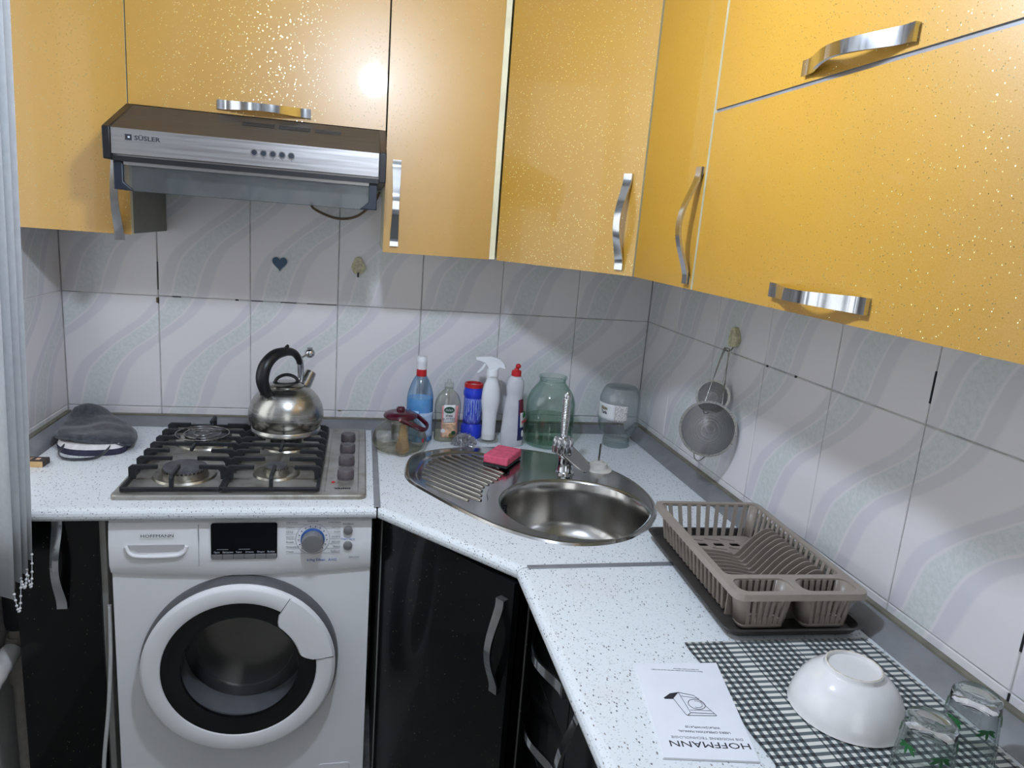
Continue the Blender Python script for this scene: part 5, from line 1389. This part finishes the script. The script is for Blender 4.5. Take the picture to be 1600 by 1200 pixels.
build(m, 'top_flap', 'dark_felt', parent=fbg, smooth=180, solid=.004)
build(MB().tube([(x, y, CT + bag_h(x, y) - .010) for x, y in O2], .0028, 6, True), 'hem', 'dark_felt', parent=fbg, smooth=180)
U2 = smooth2([(-1.685, -.075), (-1.62, -.085), (-1.545, -.16), (-1.520, -.25), (-1.535, -.300), (-1.62, -.312), (-1.680, -.268), (-1.698, -.16)], 4)
lo = [(x, y, CT + .0008) for x, y in U2]; hi = [(x + .003 * sin(i), y, CT + .016) for i, (x, y) in enumerate(U2)]
m = MB(); band(m, [lo, hi]); m.add(hi, [tuple(range(len(hi)))]); m.add(lo, [tuple(range(len(lo) - 1, -1, -1))])
build(m, 'bag_body', 'navy_band', parent=fbg, smooth=60)
W2 = [(x, y, CT + .0165) for x, y in U2]; W3 = [(-1.61 + (x + 1.61) * .94, -.19 + (y + .19) * .95, CT + .027) for x, y, z in W2]
m = MB(); band(m, [W2, W3]); m.add(W3, [tuple(range(len(W3)))]); build(m, 'white_lining', 'white_cloth', parent=fbg, smooth=60)
build(MB().tube(spline([(-1.655, -.290, CT + .022), (-1.660, -.315, CT + .012), (-1.640, -.345, CT + .006), (-1.600, -.352, CT + .0055), (-1.565, -.338, CT + .007), (-1.550, -.305, CT + .018), (-1.545, -.285, CT + .030)], 5), .0045, 8, flat=.45), 'strap', 'dark_felt', parent=fbg, smooth=60)
build(MB().tube(spline([(-1.545, -.290, CT + .012), (-1.525, -.275, CT + .008), (-1.512, -.245, CT + .012), (-1.520, -.225, CT + .025)], 5), .004, 8, flat=.5), 'strap', 'navy_band', parent=fbg, smooth=60)
mt = thing('matchbox', 'small dark matchbox lying at the left end of the worktop', 'matchbox', (-1.690, -.378, CT + .0003), radians(-4))
build(MB().box(-.0255, .0255, -.018, .018, 0, .0135), 'tray', 'match_wood', parent=mt, local=True)
build(MB().box(-.0265, .0265, -.0160, .0185, -.0002, .0142), 'sleeve', 'match_brown', parent=mt, local=True, bevel=.0006)
build(MB().box(-.0262, .0262, -.0182, -.0164, .0005, .0138), 'tray_front', 'match_wood', parent=mt, local=True)
build(MB().box(.004, .014, -.004, .008, .0142, .0146), 'label', 'label_peach', parent=mt, local=True)
for i in range(4): build(MB().box(-.020 + i * .004, -.018 + i * .004, -.008, .012, .0142, .0145), 'label_stripe', 'label_peach', parent=mt, local=True)

# ------------------------------------------------------------------ base cabinets
BT = CT - .032
b1 = thing('base_cabinet', 'narrow black base cabinet left of the washing machine', 'cabinet', (-1.56, -.3, 0), group='black base cabinets')
build(MB().box(-1.648, -1.484, -.585, -.03, .09, BT), 'body', 'black_board', parent=b1, bevel=.001)
build(MB().box(-1.648, -1.484, -.54, -.52, 0, .09), 'plinth', 'black_board', parent=b1)
dd = door(b1, (-1.648, -.607), (-1.480, -.607), .10, BT - .003, (0, -1), 'black_foil', 'black_board'); put_handle(dd, (-1.557, -.607, CT - .146), (0, 0, 1), (0, -1))
build(MB().box(-1.4795, -1.467, -.600, -.05, .0, BT), 'side_panel', 'pvc_edge', parent=b1)
# sink cabinet (diagonal)
b2_ = thing('base_cabinet', 'black corner base cabinet under the sink with slightly open slanted door', 'cabinet', (-.45, -.45, 0), group='black base cabinets')
a0 = Vector((-.868, -.612)); a1 = Vector((-.590, -.893)); n0 = Vector((-(a0.y - a1.y), -(a1.x - a0.x))).normalized()
q0, q1 = a0 - n0 * .022, a1 - n0 * .022
m = MB()
m.box(-.868, -.852, -.60, -.04, .0, BT)                                     # left side
m.add([], [])
build(m, 'side_panel', 'pvc_edge', parent=b2_)
build(MB().box(-.85, -.04, -.05, -.035, .1, BT).box(-.05, -.035, -.88, -.05, .1, BT), 'back_panel', 'black_board', parent=b2_)
build(MB().prism([(-.85, -.05), (-.05, -.05), (-.05, -.88), (q1.x, -.88), (q0.x + .018, q0.y)], .09, .106), 'bottom_panel', 'black_board', parent=b2_)
build(MB().prism([(q1.x, q1.y), (q1.x + n0.x * .02, q1.y + n0.y * .02), (q1.x + .05, q1.y + .012), (q1.x + .05, q1.y + .03)], .09, BT), 'frame_post', 'black_board', parent=b2_)
t1 = (a1 - a0).normalized()
fA = q0; fB = q1
build(MB().prism([(fA.x, fA.y), (fB.x, fB.y), (fB.x - n0.x * .018, fB.y - n0.y * .018), (fA.x - n0.x * .018, fA.y - n0.y * .018)], BT - .05, BT), 'top_rail', 'black_board', parent=b2_)
dA, dB = Vector((-.866, -.622)), Vector((-.620, -.956))
dn2 = Vector((-(dA.y - dB.y), -(dB.x - dA.x))).normalized()
dd = door(b2_, dA, dB, .10, BT - .004, dn2, 'black_foil', 'black_board')
hh = dA.lerp(dB, .93); put_handle(dd, (hh.x, hh.y, CT - .185), (0, 0, 1), (dn2.x, dn2.y, 0))
# drawers
b3 = thing('base_cabinet', 'black drawer unit under the right worktop, next to the slanted sink door', 'cabinet', (-.3, -1.05, 0), group='black base cabinets')
build(MB().box(-.548, -.04, -1.202, -.897, .09, BT), 'body', 'black_board', parent=b3, bevel=.001)
build(MB().box(-.572, -.548, -.8995, -.8965, .09, BT), 'edge_band', 'pvc_edge', parent=b3)
for z0_, z1_ in ((CT - .203, BT - .003), (CT - .363, CT - .207), (CT - .56, CT - .367), (.10, CT - .564)):
    dr = build(MB().box(-.570, -.552, -1.202, -.902, z0_, z1_), 'drawer', ['black_foil'], parent=b3, bevel=.001)
    put_handle(dr, (-.570, -1.075, (z0_ + z1_) / 2 if z0_ > .3 else (z0_ + z1_) / 2), (0, 1, 0), (-1, 0))
b4 = thing('base_cabinet', 'black base cabinet under the right worktop, nearest to the camera', 'cabinet', (-.3, -1.5, 0), group='black base cabinets')
build(MB().box(-.548, -.04, -1.90, -1.206, .09, BT), 'body', 'black_board', parent=b4, bevel=.001)
dd = door(b4, (-.570, -1.207), (-.570, -1.55), .10, BT - .003, (-1, 0), 'black_foil', 'black_board'); put_handle(dd, (-.570, -1.262, CT - .195), (0, 0, 1), (-1, 0))
door(b4, (-.570, -1.553), (-.570, -1.90), .10, BT - .003, (-1, 0), 'black_foil', 'black_board')

# ------------------------------------------------------------------ washing machine
wx0, wx1, wy, wz = -1.449, -.892, -.625, CT - .034
Wm = thing('washing_machine', 'white front-loading washing machine under the hob with black round door', 'washing machine', (-1.177, -.3, 0))
DC = (-1.178, CT - .391)          # door centre x,z
# casing: sides, top, back and front plate with a round hole
ho = [(DC[0] + .165 * cos(2 * pi * i / 48), DC[1] + .165 * sin(2 * pi * i / 48)) for i in range(48)]
cs = MB()
v, f = loop_fill([[(x, 0, z) for x, z in ((wx0, .02), (wx1, .02), (wx1, wz - .115), (wx0, wz - .115))], [(x, 0, z) for x, z in ho]])
cs.add([(x, wy, z) for x, _, z in v], f)
cs.box(wx0, wx1, wy + .001, -.05, wz - .002, wz); cs.box(wx0, wx0 + .002, wy + .001, -.05, .02, wz); cs.box(wx1 - .002, wx1, wy + .001, -.05, .02, wz); cs.box(wx0, wx1, -.052, -.05, .02, wz); cs.box(wx0, wx1, wy + .001, -.05, .02, .022)
build(cs, 'casing', 'washer_white', parent=Wm)
for x_ in (wx0 + .05, wx1 - .05):
    for y_ in (-.55, -.1): build(MB().lathe([(0, 0), (.02, 0), (.02, .02), (0, .02)], (x_, y_, 0), 16), 'foot', 'black_rubber', parent=Wm)
# control panel, gently bowed: lower edge lowest in the middle
pn = MB(); n = 24; vs = []
for i in range(n + 1):
    x = wx0 + (wx1 - wx0) * i / n; bow = sin(pi * i / n)
    for z, y in ((wz, wy - .003), (wz - .006, wy - .010), (wz - .055, wy - .016 - .004 * bow), (wz - .103 - .006 * bow, wy - .016 - .004 * bow), (wz - .124 - .013 * bow, wy - .007), (wz - .126 - .013 * bow, wy + .001), (wz - .01, wy + .001)):
        vs.append((x, y, z))
fs = []
for i in range(n):
    for k in range(7): fs.append((i * 7 + k, i * 7 + (k + 1) % 7, i * 7 + 7 + (k + 1) % 7, i * 7 + 7 + k))
fs += [tuple(range(7)), tuple(n * 7 + k for k in range(6, -1, -1))]
pn.add(vs, fs); pno = build(pn, 'control_panel', 'washer_white', parent=Wm, smooth=30)
yp = wy - .0205
build(MB().box(-1.2665, -1.2655, yp + .001, yp + .003, wz - .107, wz - .008), 'drawer_seam', 'ink_grey', parent=Wm)
# detergent drawer grip
gp = [(-1.410, .0), (-1.294, .0), (-1.298, -.010), (-1.308, -.016), (-1.39, -.016), (-1.402, -.010)]
build(MB().prism([(x, z) for x, z in [(p[0], p[1]) for p in gp]], -.0012, .0012, M=frame((0, yp + .0020, CT - .088), (1, 0, 0), (0, 0, 1))), 'grip_recess', 'washer_grey', parent=pno)
build(MB().tube(spline([(-1.413, yp + .002, CT - .092), (-1.406, yp - .000, CT - .107), (-1.385, yp - .001, CT - .114), (-1.318, yp - .001, CT - .114), (-1.298, yp - .000, CT - .107), (-1.291, yp + .002, CT - .092)], 5), .0045, 8), 'grip_lip', 'washer_white', parent=pno, smooth=60)
text('HOFFMANN', .0095, frame((-1.350, yp + .0005, CT - .067), (1, 0, 0), (0, 0, 1)), 'ink_dark', Wm, bold=0, xs=1.3)
ds = build(MB().prism(rrect(-1.240, -1.100, CT - .124, CT - .038, .005), 0, .003, M=frame((0, yp + .001, 0), (1, 0, 0), (0, 0, 1))), 'display', 'display_black', parent=Wm)
for i in range(6):
    xa = -1.2390 + i * .0231
    build(MB().box(xa, xa + .0223, yp - .0035, yp + .001, CT - .1232, CT - .1118), 'key', 'button_grey', parent=ds, bevel=.0006)
for s_, xq in (('Пуск', -1.228), ('Загрузка', -1.205), ('Темп', -1.182), ('Отжим', -1.159), ('Опции', -1.135), ('Выбор', -1.113)):
    text(s_, .0052, frame((xq, yp - .0022, CT - .107), (1, 0, 0), (0, 0, 1)), 'ink_white', Wm)
for xq in (-1.216, -1.170): build(MB().box(xq - .012, xq + .012, yp - .0025, yp - .002, CT - .1002, CT - .0997), 'mark', 'ink_white', parent=ds)
kx, kz = -1.023, CT - .082
dl = build(MB().lathe([(0, 0), (.0265, 0), (.0265, .003), (.0245, .004), (0, .004)], (0, 0, 0), 40, M=frame((kx, yp + .001, kz + .003), (1, 0, 0), (0, 0, 1))), 'dial', 'ring_blue', parent=Wm, smooth=40)
build(MB().lathe([(0, .003), (.0245, .003), (.0225, .020), (.021, .0225), (0, .023)], (0, 0, 0), 40, M=frame((kx, yp + .001, kz), (1, 0, 0), (0, 0, 1))), 'dial_cap', 'button_grey', parent=dl, smooth=40)
for i in range(14):
    a = radians(-45 + i * (270 / 13))
    build(MB().box(-.0018, .0018, -.0008, .0008, 0, .0006, M=frame((kx + .031 * cos(a), yp + .0002, kz + .003 + .031 * sin(a)), (cos(a), 0, sin(a)), (-sin(a), 0, cos(a)))), 'dial_mark', 'ink_dark', parent=dl)
build(torus(MB(), (kx, yp + .0012, kz + .003), .0375, .0004, M=Matrix.Rotation(pi / 2, 4, 'X'), seg=48, ss=4), 'dial_circle', 'ink_grey', parent=dl)
LT = ['Синтетика', 'Шерсть', 'Бельё', 'Хлопок', 'Ручная', 'Полоскание', 'Отжим']; RT_ = ['Смешанная', 'Быстрая', 'Спорт', 'Джинсы', 'Детская', 'Тёмное', 'Рубашки']
for i in range(7):
    zt = kz + .043 - i * .0118
    text(LT[i], .0048, frame((-1.081, yp + .0008, zt), (1, 0, 0), (0, 0, 1)), 'ink_grey', Wm, align='LEFT', name='programme_name')
    text(RT_[i], .0048, frame((-.962, yp + .0008, zt), (1, 0, 0), (0, 0, 1)), 'ink_grey', Wm, align='RIGHT', name='programme_name')
    e = sqrt(max(.0001, .0385 ** 2 - (zt - .004 - kz - .003) ** 2)) if abs(zt - .007 - kz) < .037 else .012
    build(MB().box(-1.081, kx - e, yp + .0008, yp + .0012, zt - .0046, zt - .0042), 'programme_line', 'ink_grey', parent=Wm)
    build(MB().box(kx + e, -.962, yp + .0008, yp + .0012, zt - .0046, zt - .0042), 'programme_line', 'ink_grey', parent=Wm)
text('Хлопок 60', .0048, frame((kx, yp + .0008, kz + .046), (1, 0, 0), (0, 0, 1)), 'ink_dark', Wm, name='programme_name')
text('6.0kg Eileen   A+/C', .0085, frame((-1.002, yp + .0008, CT - .131), (1, 0, 0), (0, 0, 1)), 'ink_blue', Wm)
text('WFL412W', .0052, frame((-.930, yp + .0012, CT - .126), (1, 0, 0), (0, 0, 1)), 'ink_grey', Wm)
for zb, s_, m_ in ((CT - .060, 'Вкл/Выкл', 'ink_dark'), (CT - .097, 'Старт/Пауза', 'ink_blue')):
    build(MB().lathe([(0, 0), (.0105, 0), (.0100, .004), (.008, .005), (0, .0052)], (0, 0, 0), 28, M=frame((-.945, yp + .003, zb), (1, 0, 0), (0, 0, 1))), 'push_button', 'button_grey', parent=Wm, smooth=40)
    text(s_, .0052, frame((-.945, yp + .0022, zb + .016), (1, 0, 0), (0, 0, 1)), m_, Wm, name='button_name')
# door
def ringy(prof, name, m_, par, seg=72, sm=40):
    """lathe about the door axis: prof of (r, outward)"""
    return build(MB().lathe(prof, (0, 0, 0), seg, M=frame((DC[0], wy, DC[1]), (1, 0, 0), (0, 0, 1))), name, m_, parent=par, smooth=sm)
def ringc(prof, name, m_, par, seg=72, sm=40):
    return build(MB().lathe(prof, (0, 0, 0), seg, M=frame((DC[0], wy, DC[1]), (1, 0, 0), (0, 0, 1)), closed=True), name, m_, parent=par, smooth=sm)
dr = ringc([(.15, .0005), (.218, .0005), (.218, .022), (.210, .034), (.15, .034)], 'door', 'door_shell_grey', Wm)
ringc([(.168, .030), (.2125, .034), (.2125, .041), (.2065, .0470), (.203, .0485), (.178, .0485), (.171, .046), (.169, .041)], 'door_ring', 'washer_white', dr)
ringc([(.128, .030), (.172, .040), (.172, .0425), (.150, .041), (.130, .036)], 'door_window_rim', 'door_black', dr)
gb = ringc([(.132, .034), (.130, .020), (.126, -.02), (.118, -.06), (.09, -.078), (.0, -.082), (0, -.078), (.088, -.074), (.113, -.058), (.121, -.02), (.125, .02), (.127, .034)], 'door_glass', 'door_glass', dr)
# pull handle segment on the ring, upper right
hs_ = MB(); vs = []; na = 18
for i in range(na + 1):
    a = radians(8 + (58 - 8) * i / na)
    wid = .054 + .024 * min(1.0, 2.6 * sin(pi * i / na)) ** .6
    r1 = .2133; r0 = .2133 - wid
    for r, y in ((r1, .040), (r1 - .005, .0485), ((r0 + r1) / 2, .0515), (r0 + .004, .0495), (r0, .043), (r0, .041), (r1, .037)):
        vs.append((DC[0] + r * cos(a), wy - y, DC[1] + r * sin(a)))
fs = []
for i in range(na):
    for k in range(7): fs.append((i * 7 + k, i * 7 + (k + 1) % 7, i * 7 + 7 + (k + 1) % 7, i * 7 + 7 + k))
fs += [tuple(range(7)), tuple(na * 7 + k for k in range(6, -1, -1))]
hs_.add(vs, fs); build(hs_, 'door_handle', 'washer_white', parent=dr, smooth=35)
for a in (radians(7.4), radians(58.6)):
    build(MB().tube([(DC[0] + r * cos(a), wy - .0485, DC[1] + r * sin(a)) for r in (.172, .211)], .0007, 6), 'handle_gap', 'ink_dark', parent=dr)
# gasket and drum behind the glass
ringc([(.165, .0), (.150, -.004), (.138, -.03), (.142, -.06), (.15, -.06), (.17, -.01)], 'gasket', 'gasket', Wm)
dm = build(MB().lathe([(.14, -.06), (.20, -.075), (.215, -.10), (.215, -.36), (.19, -.375), (.05, -.365), (0, -.36)], (0, 0, 0), 60, M=frame((DC[0], wy, DC[1]), (1, 0, 0), (0, 0, 1))), 'drum', 'drum_steel', parent=Wm, smooth=40)
for i in range(3):
    a = radians(90 + 120 * i + 25)
    build(MB().tube([(DC[0] + .19 * cos(a), wy + .10, DC[1] + .19 * sin(a)), (DC[0] + .185 * cos(a), wy + .2, DC[1] + .185 * sin(a)), (DC[0] + .19 * cos(a), wy + .34, DC[1] + .19 * sin(a))], [.018, .03, .018], 10), 'drum_paddle', 'drum_steel', parent=dm, smooth=60)
build(MB().prism([(.0, .16), (.03, .05), (.09, .03), (.15, .07), (.15, -.02), (.07, -.03), (.03, -.08), (.05, -.15), (-.05, -.15), (-.03, -.08), (-.07, -.03), (-.15, -.02), (-.15, .07), (-.09, .03), (-.03, .05)], 0, .012, M=frame((DC[0], wy + .362, DC[1]), (1, 0, 0), (0, 0, 1))), 'drum_star', 'brushed_steel', parent=dm, bevel=.004)
# service flap
build(MB().prism(rrect(-1.00, -.925, .10, .175, .006), 0, .002, M=frame((0, wy - .0002, 0), (1, 0, 0), (0, 0, 1))), 'service_flap', 'washer_white', parent=Wm, bevel=.001)
tag(build(MB().tube(spline([(-1.464, -.606, .62), (-1.466, -.608, .50), (-1.474, -.615, .36), (-1.486, -.625, .22), (-1.488, -.63, .08), (-1.46, -.64, .006), (-1.38, -.66, .006)], 6), .0045, 8), 'power_cable', 'cable_white', origin=(-1.47, -.62, .0), smooth=60),
    'white power cable hanging between base cabinet and washing machine', 'cable')

# ------------------------------------------------------------------ pipes at the left
pp = thing('heating_pipe', 'painted heating pipe with elbow below the window blind', 'pipe', (-1.705, -.50, 0))
build(MB().tube([(-1.705, -.48, .02), (-1.705, -.48, .52)], .021, 16), 'lower_pipe', 'pipe_paint', parent=pp, smooth=60)
build(MB().tube([(-1.71, -.47, .60), (-1.71, -.47, .835)], .015, 16), 'riser', 'pipe_paint', parent=pp, smooth=60)
build(MB().lathe([(.0, .50), (.027, .50), (.029, .52), (.029, .585), (.022, .60), (0, .60)], (-1.707, -.475, 0), 20), 'coupling', 'cable_black', parent=pp, smooth=40)
build(MB().lathe([(.0, .36), (.029, .36), (.031, .38), (.031, .46), (.026, .48), (0, .48)], (-1.705, -.48, 0), 20), 'elbow', 'pipe_paint', parent=pp, smooth=40)
hz = MB()
n = 24; pts_ = [Vector((-1.70, -.53, .47)).lerp(Vector((-1.73, -.85, .36)), i / n) for i in range(n + 1)]
tag(build(hz.tube(pts_, [.021 + (.002 if i % 2 else 0) for i in range(n + 1)], 14), 'drain_hose', 'pipe_white', origin=(-1.715, -.7, .4), smooth=60), 'white corrugated hose joining the pipe below the window', 'hose')

# ------------------------------------------------------------------ vertical blind
vb = thing('vertical_blind', 'grey fabric vertical blind gathered at the window on the left', 'blind', (-1.60, -.95, .72))
build(MB().box(-1.62, -1.56, -1.95, -.62, 2.44, 2.48), 'headrail', 'upvc_white', parent=vb, bevel=.003)
build(MB().box(-1.60, -1.58, -1.9, -1.88, 2.48, ZC - .001).box(-1.60, -1.58, -.68, -.66, 2.48, ZC - .001), 'rail_bracket', 'upvc_white', parent=vb)
bottoms = []
YS = [-.682, -.694, -.708, -.726, -1.02, -1.14, -1.26, -1.38, -1.5]
for i in range(9):
    y = YS[i]; zb = CT - (.100, .128, .140, .165, .15, .16, .15, .16, .15)[i]
    xr = -1.580 - (.006 * i if i < 4 else .03); wd = .105
    m = MB(); vs = []; nz, nx = 12, 6
    for j in range(nz + 1):
        z = zb + (2.44 - zb) * j / nz; t = j / nz
        for k in range(nx + 1):
            s_ = k / nx
            xx = xr + .040 * t ** .8 - wd * (1 - s_); yy = y + .012 * sin(pi * s_) + (1 - s_) * .006 + .004 * sin(3 * t + i)
            vs.append((xx, yy, z + (.012 * (1 - s_) if j == 0 else 0)))
    fs = [(j * (nx + 1) + k, j * (nx + 1) + k + 1, (j + 1) * (nx + 1) + k + 1, (j + 1) * (nx + 1) + k) for j in range(nz) for k in range(nx)]
    m.add(vs, fs)
    build(m, 'slat', 'blind_fabric', parent=vb, smooth=180, solid=.0012)
    bottoms.append(Vector((xr, y, zb)))
for i in range(3):
    a, b2 = bottoms[i], bottoms[i + 1]
    pts_ = [a.lerp(b2, t / 10) + Vector((.002, -.004, .015 - (.055 if i != 1 else .03) * sin(pi * t / 10))) for t in range(11)]
    ch = build(MB().tube(pts_, .0008, 5), 'bead_chain', 'bead_white', parent=vb)
    bd = MB()
    for p in pts_: bd.lathe([(.0028 * sin(pi * q / 6), -.0028 * cos(pi * q / 6)) for q in range(7)], tuple(p), 8)
    build(bd, 'beads', 'bead_white', parent=ch, smooth=180)
